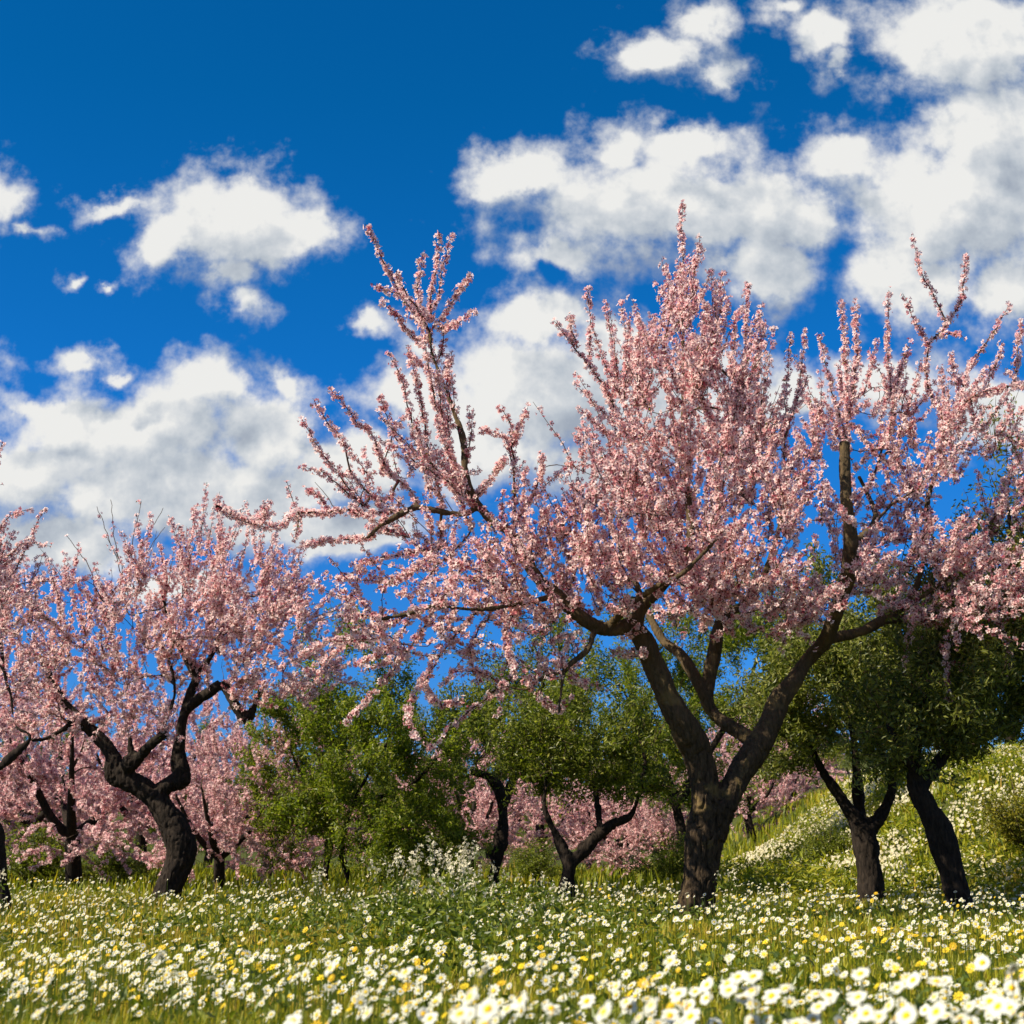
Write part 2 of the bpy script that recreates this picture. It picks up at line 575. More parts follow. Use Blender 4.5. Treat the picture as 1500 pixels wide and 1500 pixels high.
def blossoms(name, pos, nrm, size, mat, parent, origin):
    n = len(pos)
    Q = (BQ[None] + (np.arange(n) * len(BV))[:, None, None]).reshape(-1, 4)
    base = np.clip(rng.normal(0.12, 0.13, n), 0, 0.45)
    bud = rng.random(n) < 0.14
    base[bud] = rng.uniform(0.36, 0.66, bud.sum())
    size = np.where(bud, size * rng.uniform(.45, .8, n), size)
    V = place(BV, pos, nrm, size, rng.uniform(0, 6.3, n))
    t = base[:, None] + np.where(BT == 1, 0.22, 0)[None, :]
    t = np.where(BT[None, :] == 2, 0.72, t)
    t = np.where(BT[None, :] == 3, 0.80, t)
    return build(name, V, Q, None, t.ravel(), mat, parent, False, origin)


LV = np.array([(0, 0, 0), (0.42, -0.15, 0.05), (1.0, 0, -0.06), (0.42, 0.15, 0.05)])


def leaves(name, pos, nrm, size, mat, parent, origin, width=1.0, tint=None):
    n = len(pos)
    TV = LV * np.array([1, width, 1])
    V = place(TV, pos, nrm, size, rng.uniform(0, 6.3, n))
    Q = (np.array([[0, 1, 2, 3]])[None] + (np.arange(n) * 4)[:, None, None]).reshape(-1, 4)
    t = rng.beta(1.1, 1.7, n) if tint is None else tint
    return build(name, V, Q, None, np.repeat(t, 4), mat, parent, False, origin)


# ------------------------------------------------------------------ trees
class Tree:
    def __init__(s, base, centre):
        s.base = np.asarray(base, float)
        s.centre = np.asarray(centre, float)       # shoots point away from here
        s.limbs = []                               # thick wood -> trunk mesh
        s.tw = Tubes()                             # thin wood
        s.np_, s.nr, s.ndir = [], [], []           # attachable nodes
        s.bp, s.bn, s.bs = [], [], []              # blossoms or leaves
        s.fs = 0.0255                              # blossom radius
        s.dens = 88.0                              # blossoms per metre of shoot
        s.spread = 0.035

    def limb(s, pts, rad, attach=0.35):
        p, r = resample(pts, rad, 0.06)
        s.limbs.append((p, r))
        d = norm(np.gradient(p, axis=0))
        k = int(len(p) * attach)
        if len(p) - k > 2:
            s.tw.add(p[k:], np.minimum(r[k:] * .5, .01), 4)          # heartwood the twigs grow from
        s.np_ += list(p[k:])
        s.nr += list(r[k:])
        s.ndir += list(d[k:])

    def dress(s, p, frm=0.0, mult=1.0):
        """cover a shoot with blossoms (or leaves)"""
        seg = np.linalg.norm(np.diff(p, axis=0), axis=1)
        L = seg.sum() * (1 - frm)
        n = rng.poisson(max(L * s.dens * mult, 0.01))
        if n == 0:
            return
        cum = np.concatenate([[0], np.cumsum(seg)])
        q = cum[-1] * (frm + (1 - frm) * rng.random(n))
        # almond flowers sit in tufts on the spurs
        tuft = rng.random(n) < 0.6
        stepl = 0.055
        q = np.where(tuft, np.round(q / stepl) * stepl + rng.normal(0, 0.009, n), q)
        q = np.clip(q, 0, cum[-1])
        c = np.stack([np.interp(q, cum, p[:, i]) for i in range(3)], -1)
        rad = norm(rng.normal(size=(n, 3)))
        s.bp.append(c + rad * rng.uniform(0.25, 1.15, n)[:, None] * s.spread)
        s.bn.append(rad + rng.normal(0, 0.35, (n, 3)) + np.array([0, 0, 0.15]))
        s.bs.append(s.fs * rng.uniform(0.72, 1.2, n))

    def shoot(s, pts, r0, r1=0.0022, dress=0.15, mult=1.0, step=0.08, node=True):
        p, r = resample(pts, np.linspace(r0, r1, len(pts)), step)
        if len(p) > 3:
            p[1:-1] += rng.normal(0, 0.006, (len(p) - 2, 3))
        s.tw.add(p, r, 4 if r0 < 0.012 else 6)
        if dress is not None:
            s.dress(p, dress, mult)
        if node:
            d = norm(np.gradient(p, axis=0))
            s.np_ += list(p[1:])
            s.nr += list(r[1:])
            s.ndir += list(d[1:])
        return p

    def whip(s, p0, up=0.7, out=0.6, L=(0.25, 0.7), jit=0.38, mult=1.0, bare=0.06):
        d = norm(up * np.array([0, 0, 1.0]) + out * norm(p0 - s.centre) + rng.normal(0, jit * 1.25, 3))
        Ln = rng.uniform(*L)
        bend = rng.normal(0, 0.12, 3) + np.array([0, 0, 0.10])
        pts = [p0, p0 + d * Ln * 0.5 + bend * Ln * 0.15, p0 + d * Ln + bend * Ln * 0.6]
        m = rng.uniform(0.55, 1.25) * mult
        if rng.random() < bare:
            m *= 0.08
        s.shoot(pts, 0.0045, 0.0018, 0.0, m, 0.12, node=False)

    def grow(s, n, c, rad, up=0.7, out=0.6, L=(0.25, 0.7), whips=(2, 4), reach=1.3, mult=1.0, jit=0.38, bare=0.06, shell=0.5, bmult=0.55):
        """fill the ellipsoid (c, rad) with branches that start from the nearest wood, each tipped with shoots"""
        q = norm(rng.normal(size=(n, 3))) * (rng.uniform(shell, 1, n) ** (0.6))[:, None]
        att = np.asarray(c) + q * np.asarray(rad)
        NP = np.array(s.np_)
        d0 = np.array([np.min(np.linalg.norm(NP - a, axis=1)) for a in att])
        for i in np.argsort(d0):
            a = att[i]
            NP = np.array(s.np_)
            vec = a - NP
            dist = np.linalg.norm(vec, axis=1)
            cost = dist + 0.7 * np.maximum(0, NP[:, 2] - a[2])
            k = int(np.argmin(cost))
            dl = dist[k]
            if dl < 0.05:
                continue
            p0, nd_, r_ = NP[k], s.ndir[k], s.nr[k]
            m1 = p0 + nd_ * dl * 0.22 + vec[k] * 0.25 + rng.normal(0, 0.04, 3) * dl
            m2 = p0 + vec[k] * 0.68 + np.array([0, 0, 0.05]) * dl + rng.normal(0, 0.05, 3) * dl
            r0 = min(r_ * 0.7, 0.006 + 0.016 * dl)
            p = s.shoot([p0, m1, m2, a], max(r0, 0.004), 0.0035, 0.30, bmult * mult, 0.10)
            for _ in range(rng.integers(whips[0], whips[1] + 1)):
                w = p[rng.integers(len(p) // 2, len(p))]
                s.whip(w, up, out, L, jit, mult, bare)

    def reach(s, pts):
        """start a shoot at the nearest wood"""
        k = int(np.argmin(np.linalg.norm(np.array(s.np_) - pts[0], axis=1)))
        return [np.array(s.np_[k])] + pts

    def feather(s, n, rmax=0.07, L=(0.12, 0.4), up=.4, out=.3, mult=1.0):
        """short flowering spurs straight off the limbs"""
        idx = [i for i, r in enumerate(s.nr) if 0.008 < r < rmax]
        for i in rng.choice(idx, n):
            s.whip(np.array(s.np_[i]), up, out, L, 0.55, mult, 0.1)

    def finish(s, name, label, bark_mat, twig_mat, crown_mat, crown_name='blossoms', leafw=None, voxel=None, fiss=0.010, group=None, cat='tree'):
        o = empty(name, s.base)
        tag(o, label, cat, group)
        tb = Tubes()
        for p, r in s.limbs:
            tb.add(np.vstack([p, p[-1] + (p[-1] - p[-2]) * 0.3]), np.append(r, r[-1] * 0.25), 12 if voxel else 9)
        tr = tb.build('trunk', bark_mat, o, s.base)
        if voxel:
            # close the tube ends, then weld the limbs into one skin
            import bmesh
            bm = bmesh.new()
            bm.from_mesh(tr.data)
            bmesh.ops.holes_fill(bm, edges=[e for e in bm.edges if e.is_boundary], sides=0)
            bm.to_mesh(tr.data)
            bm.free()
            md = tr.modifiers.new('skin', 'REMESH')
            md.mode = 'VOXEL'
            md.voxel_size = voxel
            ms = tr.modifiers.new('soft', 'SMOOTH')
            ms.iterations = 3
            dg = bpy.context.evaluated_depsgraph_get()
            me = bpy.data.meshes.new_from_object(tr.evaluated_get(dg))
            tr.modifiers.clear()
            tr.data = me
            me.name = 'trunk'
            n = len(me.vertices)
            co = np.empty(n * 3, np.float32)
            me.vertices.foreach_get('co', co)
            co = co.reshape(-1, 3).astype(float)
            no = np.empty(n * 3, np.float32)
            me.vertex_normals.foreach_get('vector', no)
            no = no.reshape(-1, 3)
            big_ = (vnoise(co * 2.6 + 5) - 0.5) * 0.055 + (vnoise(co * 7 + 50) - 0.5) * 0.025
            wv = co + (vnoise(co * 9)[:, None] - 0.5) * 0.07
            rid = np.abs(vnoise(wv * np.array([22, 22, 4.5]) + 30) - 0.5) * 2
            rid2 = np.abs(vnoise(wv * np.array([48, 48, 14]) + 80) - 0.5) * 2
            low = 0.35 + 0.65 * sstep((2.6 - co[:, 2]) / 1.6)          # rougher low down
            disp = big_ * low + fiss * low * (0.3 - 1.5 * np.exp(-(rid / 0.16) ** 2) - 0.7 * np.exp(-(rid2 / 0.2) ** 2) + 0.5 * (vnoise(co * np.array([40., 40., 25.])) - .5))
            co = co + no * disp[:, None]
            me.vertices.foreach_set('co', co.astype(np.float32).ravel())
            me.polygons.foreach_set('use_smooth', np.ones(len(me.polygons), bool))
            if not me.materials:
                me.materials.append(bark_mat)
            me.update()
        if s.tw.V:
            s.tw.build('branches', twig_mat, o, s.base)
        bp, bn, bs = np.concatenate(s.bp), np.concatenate(s.bn), np.concatenate(s.bs)
        if leafw is None and voxel:
            # the first small leaves opening among the flowers
            k = rng.choice(len(bp), len(bp) // 28)
            leaves('young_leaves', bp[k] + rng.normal(0, .012, (len(k), 3)), bn[k] + rng.normal(0, .8, (len(k), 3)), rng.uniform(.018, .036, len(k)), MAT['leaf_bright'], o, s.base, 1.3)
        if leafw is None:
            blossoms(crown_name, bp, bn, bs, crown_mat, o, s.base)
        else:
            leaves(crown_name, bp, bn, bs, crown_mat, o, s.base, leafw)
        print(name, 'crown', len(bp))
        return o


def pl(Y, L, k=1.0):
    """pixel polyline [(px, py, r_px, dY?)] -> points and radii"""
    pts, rad = [], []
    for q in L:
        dy = q[3] if len(q) > 3 else 0.0
        pts.append(at(q[0], q[1], Y + dy))
        rad.append(q[2] * k * (Y + dy) / F)
    return pts, rad


def pxell(Y, px, py, rx, ry, dy, rd):
    """ellipsoid from a pixel ellipse at depth Y + dy with depth radius rd"""
    k = (Y + dy) / F
    return at(px, py, Y + dy), np.array([rx * k, rd, ry * k])


def ground_at(x, y):
    return float(height(np.array([x]), np.array([y]))[0])


# ---- ground: one sheet, finer near the camera, reaching the horizon
gx = np.unique(np.concatenate([np.linspace(-12, 16, 141), np.linspace(-60, 60, 121), np.linspace(-900, 900, 41)]))
gy = np.unique(np.concatenate([np.linspace(-3, 40, 216), np.linspace(-40, 90, 131), np.linspace(-300, 1500, 46)]))
GX, GY = np.meshgrid(gx, gy)
GZ = height(GX, GY)
GZ = np.where((GY > 60) | (GX > 40), np.minimum(GZ, 8.5), GZ)
nx, ny = len(gx), len(gy)
ii = (np.arange(ny - 1)[:, None] * nx + np.arange(nx - 1)[None, :]).ravel()
gq = np.stack([ii, ii + 1, ii + nx + 1, ii + nx], -1)
g = build('ground', np.stack([GX, GY, GZ], -1).reshape(-1, 3), gq, None, None, MAT['ground'], None, True)
tag(g, kind='structure')

# ---- A: the big almond tree
YA = 13.0
bA = at(1022, 1330, YA)
A = Tree([bA[0], YA, ground_at(bA[0], YA)], at(1010, 960, YA))
A.limb(*pl(YA, k=.86, L=[(1017, 1385, 42), (1020, 1330, 34), (1028, 1260, 30), (1034, 1195, 29), (1032, 1150, 27), (1022, 1104, 25), (1002, 1064, 24, -.1),
                (978, 1020, 22, -.15), (957, 972, 20, -.2), (943, 938, 19, -.25), (926, 912, 16, -.3)]), attach=0.93)
A.limb(*pl(YA, k=.86, L=[(1042, 1225, 23), (1064, 1172, 22), (1086, 1128, 22, .1), (1113, 1088, 23, .2), (1131, 1055, 19, .25), (1141, 1026, 16, .3),
                (1160, 1003, 14, .3), (1182, 968, 13, .35), (1210, 936, 14, .2), (1226, 892, 14, 0), (1240, 852, 13.5, -.2), (1246, 815, 13.5, -.35),
                (1245, 775, 12.5, -.45), (1240, 735, 11, -.5), (1238, 690, 10, -.5), (1238, 648, 10, -.5)]), attach=0.55)
A.limb(*pl(YA, k=.86, L=[(1210, 936, 11, .2), (1258, 926, 9.5, .4), (1290, 910, 8.5, .5), (1316, 893, 6.5, .6), (1343, 858, 5, .7), (1355, 800, 4.5, .7), (1357, 746, 4.5, .7),
                (1366, 706, 4.2, .6), (1378, 672, 4, .5), (1387, 640, 3.4, .4), (1390, 618, 3, .3)]), attach=0.2)
A.limb(*pl(YA, k=.86, L=[(1114, 1092, 16, .2), (1083, 1072, 13, .35), (1058, 1056, 13, .45), (1037, 1032, 14, .5), (1038, 998, 12, .55), (1046, 958, 12, .6),
                (1053, 921, 11, .6), (1066, 898, 9, .65), (1092, 884, 7, .7), (1120, 840, 6, .8), (1140, 780, 5, .9), (1150, 710, 4, 1.0)]), attach=0.45)
A.limb(*pl(YA, k=.86, L=[(1036, 1030, 11, .5), (1022, 1000, 12, .5), (1000, 962, 10, .6), (972, 938, 8, .75), (950, 900, 6, .9), (930, 850, 5, 1.0)]), attach=0.4)
A.limb(*pl(YA, k=.86, L=[(930, 915, 15, -.3), (892, 922, 13, -.4), (866, 914, 12, -.5), (837, 893, 11, -.55), (815, 870, 11, -.55), (790, 850, 10, -.55),
                (768, 815, 10, -.5), (747, 780, 9, -.5), (720, 762, 9, -.5), (694, 730, 8, -.5), (682, 693, 7, -.5), (678, 643, 6, -.45), (663, 597, 4.5, -.4),
                (645, 550, 3.6, -.4), (633, 517, 3.2, -.4), (630, 487, 3, -.4)]), attach=0.25)
A.limb(*pl(YA, k=.86, L=[(932, 915, 14, -.3), (940, 890, 13, -.3), (962, 868, 12, -.35), (988, 832, 10, -.4), (1010, 803, 8, -.4), (1010, 750, 6, -.35),
                (1002, 690, 5, -.3), (1000, 620, 4, -.25), (1000, 540, 3.2, -.2), (1001, 460, 2.4, -.2)]), attach=0.3)
A.limb(*pl(YA, k=.86, L=[(700, 742, 7, -.5), (680, 753, 6, -.5), (647, 750, 6, -.55), (610, 743, 5, -.6), (580, 757, 5, -.65), (557, 770, 4, -.7), (540, 786, 3, -.7)]), attach=0.1)
A.limb(*pl(YA, k=.86, L=[(890, 918, 8, -.4), (920, 890, 7, -.6), (960, 860, 6, -.9), (1000, 840, 5, -1.1), (1050, 790, 4, -1.25)]), attach=0.3)
A.limb(*pl(YA, k=.86, L=[(870, 926, 7, -.5), (860, 953, 6, -.6), (828, 980, 6, -.7), (822, 1013, 4, -.75), (818, 1045, 3, -.8)]), attach=0.2)
A.limb(*pl(YA, k=.86, L=[(836, 978, 4, -.7), (797, 992, 4, -.8), (770, 1010, 3, -.85), (735, 1003, 2.4, -.9)]), attach=0.2)
A.limb(*pl(YA, k=.86, L=[(815, 872, 6, -.55), (760, 885, 5, -.7), (700, 893, 4.5, -.85), (640, 888, 4, -.95), (605, 897, 3, -1.0), (560, 907, 2.4, -1.0)]), attach=0.15)
A.limb(*pl(YA, k=.86, L=[(1248, 800, 7, -.35), (1282, 762, 5, 0), (1270, 722, 4.5, .65), (1258, 698, 4, .7)]), attach=0.3)
A.limb(*pl(YA, k=.86, L=[(1270, 722, 4.5, .65), (1284, 685, 4, .7), (1297, 640, 3.4, .7), (1308, 610, 3, .7)]), attach=0.1)
A.limb(*pl(YA, k=.86, L=[(1290, 910, 6, .5), (1340, 905, 5, .6), (1400, 900, 5, .6), (1450, 880, 4, .8)]), attach=0.2)
A.limb(*pl(YA, k=.86, L=[(1318, 890, 4.5, .6), (1365, 865, 3.4, .5), (1420, 815, 2.8, .5), (1462, 750, 2.2, .6)]), attach=0.2)

# shoots that draw the outline against the sky
SH = [
    [(593, 440), (585, 425), (560, 380), (535, 328)], [(637, 447), (647, 397), (663, 340)], [(645, 470), (662, 443), (688, 402)],
    [(640, 482), (667, 475), (693, 455)], [(622, 500), (607, 495), (580, 463), (558, 440)], [(618, 450), (612, 420), (620, 372)],
    [(630, 487), (613, 455), (590, 420), (580, 395)], [(630, 470), (632, 430), (640, 385), (644, 340)], [(625, 470), (600, 440), (545, 415)],
    [(607, 727), (560, 677), (547, 640), (517, 610), (482, 567)], [(560, 735), (517, 697), (500, 640), (480, 620), (460, 587)],
    [(530, 740), (500, 700), (473, 665), (442, 612)], [(647, 740), (635, 690), (623, 633), (613, 567), (597, 513)],
    [(625, 690), (607, 640), (590, 560), (570, 517)], [(670, 720), (660, 660), (655, 600), (640, 560)], [(560, 690), (575, 640), (600, 600)],
    [(650, 700), (600, 670), (565, 610), (555, 580)],
    [(580, 750), (533, 753), (510, 747), (480, 750), (437, 752), (400, 772), (360, 765), (318, 742)], [(437, 752), (435, 775), (433, 790)],
    [(545, 785), (520, 790), (480, 792), (445, 798)], [(540, 745), (500, 715), (470, 690), (444, 683)],
    [(480, 750), (465, 725), (448, 715)], [(380, 768), (388, 750), (386, 735)],
    [(655, 640), (640, 600), (628, 540), (622, 500)], [(668, 690), (652, 640), (645, 590), (640, 545)], [(660, 590), (655, 550), (662, 515)], [(682, 680), (690, 640), (688, 600)],
    [(640, 530), (650, 500), (655, 470)], [(690, 740), (670, 690), (650, 650), (640, 610)], [(700, 745), (660, 710), (625, 670), (605, 610)], [(650, 560), (625, 540), (600, 520)],
    [(753, 775), (753, 700), (750, 647), (747, 617), (730, 597)], [(750, 650), (762, 625), (773, 597)], [(755, 770), (767, 747), (800, 710), (827, 687)],
    [(700, 725), (710, 710), (728, 690), (740, 670)], [(752, 690), (738, 640), (705, 630)], [(780, 730), (793, 690), (795, 665)],
    [(770, 815), (790, 780), (800, 755)], [(1001, 460), (1000, 400), (1000, 350), (999, 298)], [(1004, 470), (1015, 420), (1025, 345)],
    [(1000, 480), (985, 430), (975, 390)], [(1035, 520), (1050, 460), (1058, 400)], [(1000, 560), (960, 520), (935, 470), (930, 460)],
    [(1085, 560), (1092, 490), (1095, 412)], [(1100, 600), (1110, 530), (1118, 470)], [(930, 640), (880, 560), (835, 500), (812, 470)],
    [(862, 535), (864, 480), (862, 422)], [(900, 560), (895, 490), (888, 440)], [(845, 510), (838, 480), (835, 462)], [(930, 650), (890, 610), (842, 560)],
    [(900, 640), (875, 620), (846, 597)], [(1150, 710), (1150, 600), (1158, 490)], [(1150, 640), (1170, 570), (1180, 480)],
    [(1238, 650), (1240, 560), (1232, 440)], [(1240, 640), (1215, 560), (1200, 490)], [(1245, 600), (1255, 530), (1252, 445)],
    [(1308, 610), (1300, 520), (1302, 425)], [(1308, 600), (1320, 540), (1335, 500)], [(1390, 618), (1368, 590), (1357, 550), (1358, 505), (1340, 470), (1322, 430)],
    [(1358, 505), (1385, 475), (1362, 420), (1350, 400), (1335, 343)], [(1385, 475), (1408, 440), (1412, 400), (1417, 370)], [(1370, 490), (1400, 490), (1412, 495)],
    [(1390, 616), (1412, 593), (1440, 575), (1500, 562), (1540, 540)], [(1412, 590), (1420, 540), (1460, 480), (1480, 445)], [(1440, 575), (1460, 530), (1470, 500)],
    [(1490, 565), (1490, 520), (1495, 470)], [(1400, 560), (1395, 530), (1395, 520)], [(1380, 640), (1385, 590), (1378, 540)],
    [(818, 1040), (800, 1030), (770, 1000)], [(735, 1003), (700, 985), (660, 985)], [(735, 1003), (690, 1040), (655, 1075), (625, 1098)],
    [(560, 907), (530, 900), (505, 905)], [(700, 893), (660, 940), (620, 1000), (597, 1040), (608, 1085)], [(640, 888), (600, 950), (560, 1000), (505, 1060)],
    [(620, 1000), (640, 1030), (680, 1025)], [(605, 897), (570, 950), (520, 975)], [(560, 907), (500, 950), (450, 985)], [(760, 885), (740, 930), (755, 990)],
    [(720, 890), (690, 950), (700, 1000)], [(640, 800), (600, 810), (550, 820), (497, 845)], [(650, 800), (610, 830), (580, 850)], [(690, 780), (640, 830), (610, 870)],
    [(600, 900), (540, 930), (480, 940), (440, 960)], [(1450, 880), (1470, 930), (1480, 985)], [(1340, 905), (1330, 940), (1328, 980)], [(1400, 900), (1385, 950), (1390, 1030)],
]
for sh in SH:
    dy = rng.uniform(-0.35, 0.35) if sh[0][0] > 850 else -0.55 + rng.uniform(-0.3, 0.3)
    pts = [at(x, y, YA + dy * (0.6 + 0.4 * i)) for i, (x, y) in enumerate(sh)]
    k = min(range(len(A.np_)), key=lambda j: (A.np_[j][0] - pts[0][0]) ** 2 + (A.np_[j][2] - pts[0][2]) ** 2)
    pts = [np.array(A.np_[k])] + pts if np.linalg.norm(A.np_[k] - pts[0]) > 0.08 else pts
    ln = sum(np.linalg.norm(pts[i + 1] - pts[i]) for i in range(len(pts) - 1))
    A.shoot(pts, 0.005 + 0.006 * min(ln, 1.5), 0.0022, 0.06, rng.uniform(1.2, 1.9))
for (n, e, kw) in [
    (46, pxell(YA, 1010, 650, 130, 150, -.2, 1.2), dict(up=.95, out=.5, L=(.3, .75), whips=(3, 5))),
    (46, pxell(YA, 1000, 770, 190, 110, -.5, 1.5), dict(up=.8, out=.5, L=(.25, .65), whips=(3, 5))),
    (14, pxell(YA, 1000, 520, 70, 80, -.2, .6), dict(up=1.0, out=.4, L=(.3, .6), whips=(3, 4))),
    (16, pxell(YA, 1090, 650, 80, 100, .5, 1.0), dict(up=.9, out=.5, L=(.3, .65), whips=(3, 4))),
    (34, pxell(YA, 1265, 690, 100, 150, .8, 1.1), dict(up=.9, out=.4, L=(.25, .6), whips=(2, 4))),
    (34, pxell(YA, 1410, 740, 110, 140, 0, 1.4), dict(up=.7, out=.5, L=(.25, .6), whips=(2, 3))),
    (30, pxell(YA, 1150, 840, 150, 70, -.2, 1.6), dict(up=.6, out=.6, L=(.2, .5), whips=(2, 4))),
    (34, pxell(YA, 1430, 880, 110, 70, .1, 1.3), dict(up=.2, out=.6, L=(.2, .5), whips=(2, 3))),
    (18, pxell(YA, 600, 720, 100, 90, -.6, .8), dict(up=.8, out=.7, L=(.2, .45), whips=(1, 3), jit=.3)),
    (40, pxell(YA, 640, 905, 150, 90, -.9, .9), dict(up=.15, out=.8, L=(.2, .5), whips=(1, 3))),
    (34, pxell(YA, 800, 860, 120, 60, -.6, .9), dict(up=.6, out=.6, L=(.2, .5), whips=(2, 3))),
    (34, pxell(YA, 900, 790, 90, 90, -.4, 1.0), dict(up=.8, out=.5, L=(.25, .55), whips=(2, 4))),
    (10, pxell(YA, 800, 800, 70, 60, -.4, .6), dict(up=.9, out=.4, L=(.2, .45), whips=(1, 3))),
    (20, pxell(YA, 960, 870, 80, 50, -.9, .6), dict(up=.5, out=.5, L=(.2, .45), whips=(2, 4))),
    (26, pxell(YA, 1120, 890, 120, 40, -.6, 1.0), dict(up=.3, out=.5, L=(.2, .45), whips=(2, 4))),
    (24, pxell(YA, 1340, 840, 120, 90, .5, 1.1), dict(up=.5, out=.5, L=(.2, .5), whips=(2, 4))),
    (24, pxell(YA, 850, 940, 110, 60, -.3, 1.0), dict(up=.1, out=.7, L=(.2, .45), whips=(1, 2))),
    (26, pxell(YA, 1580, 740, 110, 150, .2, 1.3), dict(up=.7, out=.5, L=(.25, .6), whips=(2, 3))),
]:
    A.grow(n, *e, **kw)
A.feather(150)
A.finish('almond_tree', 'large almond tree in pink blossom with forked trunk rising from the daisies', MAT['bark'], MAT['twig'], MAT['blossom'],
         voxel=0.010, fiss=0.013, group='almond trees in blossom')

# ---- B: the dark knobbly almond on the left
YB = 17.0
bB = at(247, 1300, YB)
B = Tree([bB[0], YB, ground_at(bB[0], YB)], at(225, 1060, YB))
B.fs, B.dens = 0.027, 92
B.limb(*pl(YB, k=.78, L=[(238, 1335, 32), (247, 1300, 27), (257, 1275, 27), (265, 1245, 27), (256, 1213, 26), (240, 1187, 25), (226, 1163, 22)]), attach=0.99)
B.limb(*pl(YB, k=.78, L=[(234, 1180, 18), (213, 1157, 21), (187, 1143, 21), (166, 1131, 22), (166, 1110, 17), (150, 1087, 15), (130, 1067, 14), (112, 1054, 12), (97, 1066, 8), (67, 1082, 6), (45, 1084, 4)]), attach=0.6)
B.limb(*pl(YB, k=.78, L=[(128, 1068, 8), (110, 1045, 7, .2), (93, 1028, 8, .2), (80, 1005, 8, .2), (70, 983, 7, .2), (76, 965, 5, .2), (95, 955, 4, .2)]), attach=0.3)
B.limb(*pl(YB, k=.78, L=[(182, 1140, 10), (190, 1118, 17, -.1), (201, 1112, 14, -.1), (192, 1100, 7, -.1), (190, 1080, 5, -.1)]), attach=0.8)
B.limb(*pl(YB, k=.78, L=[(200, 1112, 8, -.1), (210, 1102, 9, -.2), (227, 1084, 9, -.3), (244, 1074, 8, -.3)]), attach=0.8)
B.limb(*pl(YB, k=.78, L=[(227, 1165, 18), (247, 1150, 16), (268, 1142, 17), (262, 1113, 13), (263, 1087, 12), (267, 1057, 11), (273, 1033, 10), (280, 1013, 10), (287, 993, 8),
                (273, 965, 6), (257, 933, 5), (245, 900, 4), (238, 870, 3)]), attach=0.5)
B.limb(*pl(YB, k=.78, L=[(275, 1040, 9), (290, 1025, 11, -.1), (310, 1012, 10, -.2), (327, 1003, 10, -.2), (342, 1028, 10, -.3), (360, 1053, 12, -.3), (372, 1035, 7, -.3), (380, 1010, 4, -.3)]), attach=0.3)
B.limb(*pl(YB, k=.78, L=[(285, 995, 6), (310, 960, 5, .2), (330, 920, 4, .3), (345, 880, 3, .3)]), attach=0.2)
B.limb(*pl(YB, k=.78, L=[(250, 1040, 4, -.2), (256, 1010, 4, -.2), (250, 975, 3, -.2), (240, 950, 2, -.2)]), attach=0.4)
for sh in [[(190, 900), (180, 850), (160, 790), (142, 742)], [(188, 870), (170, 800), (162, 732)], [(190, 860), (195, 790), (207, 734)], [(192, 850), (215, 790), (239, 744)],
           [(195, 860), (215, 810), (242, 772)], [(150, 880), (130, 830), (98, 785)], [(265, 900), (266, 840), (262, 775)]]:
    B.shoot(B.reach([at(x, y, YB) for x, y in sh]), 0.009, 0.003, 0.0, 0.07)
for sh in [[(320, 860), (310, 820), (300, 770)], [(345, 870), (355, 820), (365, 770)], [(380, 870), (395, 820), (405, 780)], [(400, 900), (430, 850), (440, 800)], [(330, 880), (325, 800), (318, 755)]]:
    B.shoot(B.reach([at(x, y, YB + .3) for x, y in sh]), 0.01, 0.003, 0.0, 1.0)
for (n, e, kw) in [
    (52, pxell(YB, 210, 925, 210, 90, 0, 1.5), dict(up=.8, out=.5, L=(.25, .7), whips=(2, 4))),
    (24, pxell(YB, 350, 875, 90, 75, .2, 1.2), dict(up=1.0, out=.3, L=(.3, .75), whips=(3, 4), jit=.25)),
    (32, pxell(YB, 80, 945, 110, 90, .2, 1.4), dict(up=.6, out=.5, L=(.25, .6), whips=(2, 3))),
    (44, pxell(YB, 400, 960, 110, 80, 0, 1.4), dict(up=.5, out=.6, L=(.25, .6), whips=(2, 3))),
    (26, pxell(YB, 150, 1040, 150, 40, .6, 1.2), dict(up=.3, out=.6, L=(.2, .5), whips=(1, 3))),
]:
    B.grow(n, *e, **kw)
B.feather(130, rmax=.085)
B.finish('almond_tree', 'dark knobbly almond tree with leaning trunk and pruned limb stubs, pink blossom above', MAT['bark_dark'], MAT['twig'], MAT['blossom'],
         voxel=0.016, fiss=0.012, group='almond trees in blossom')

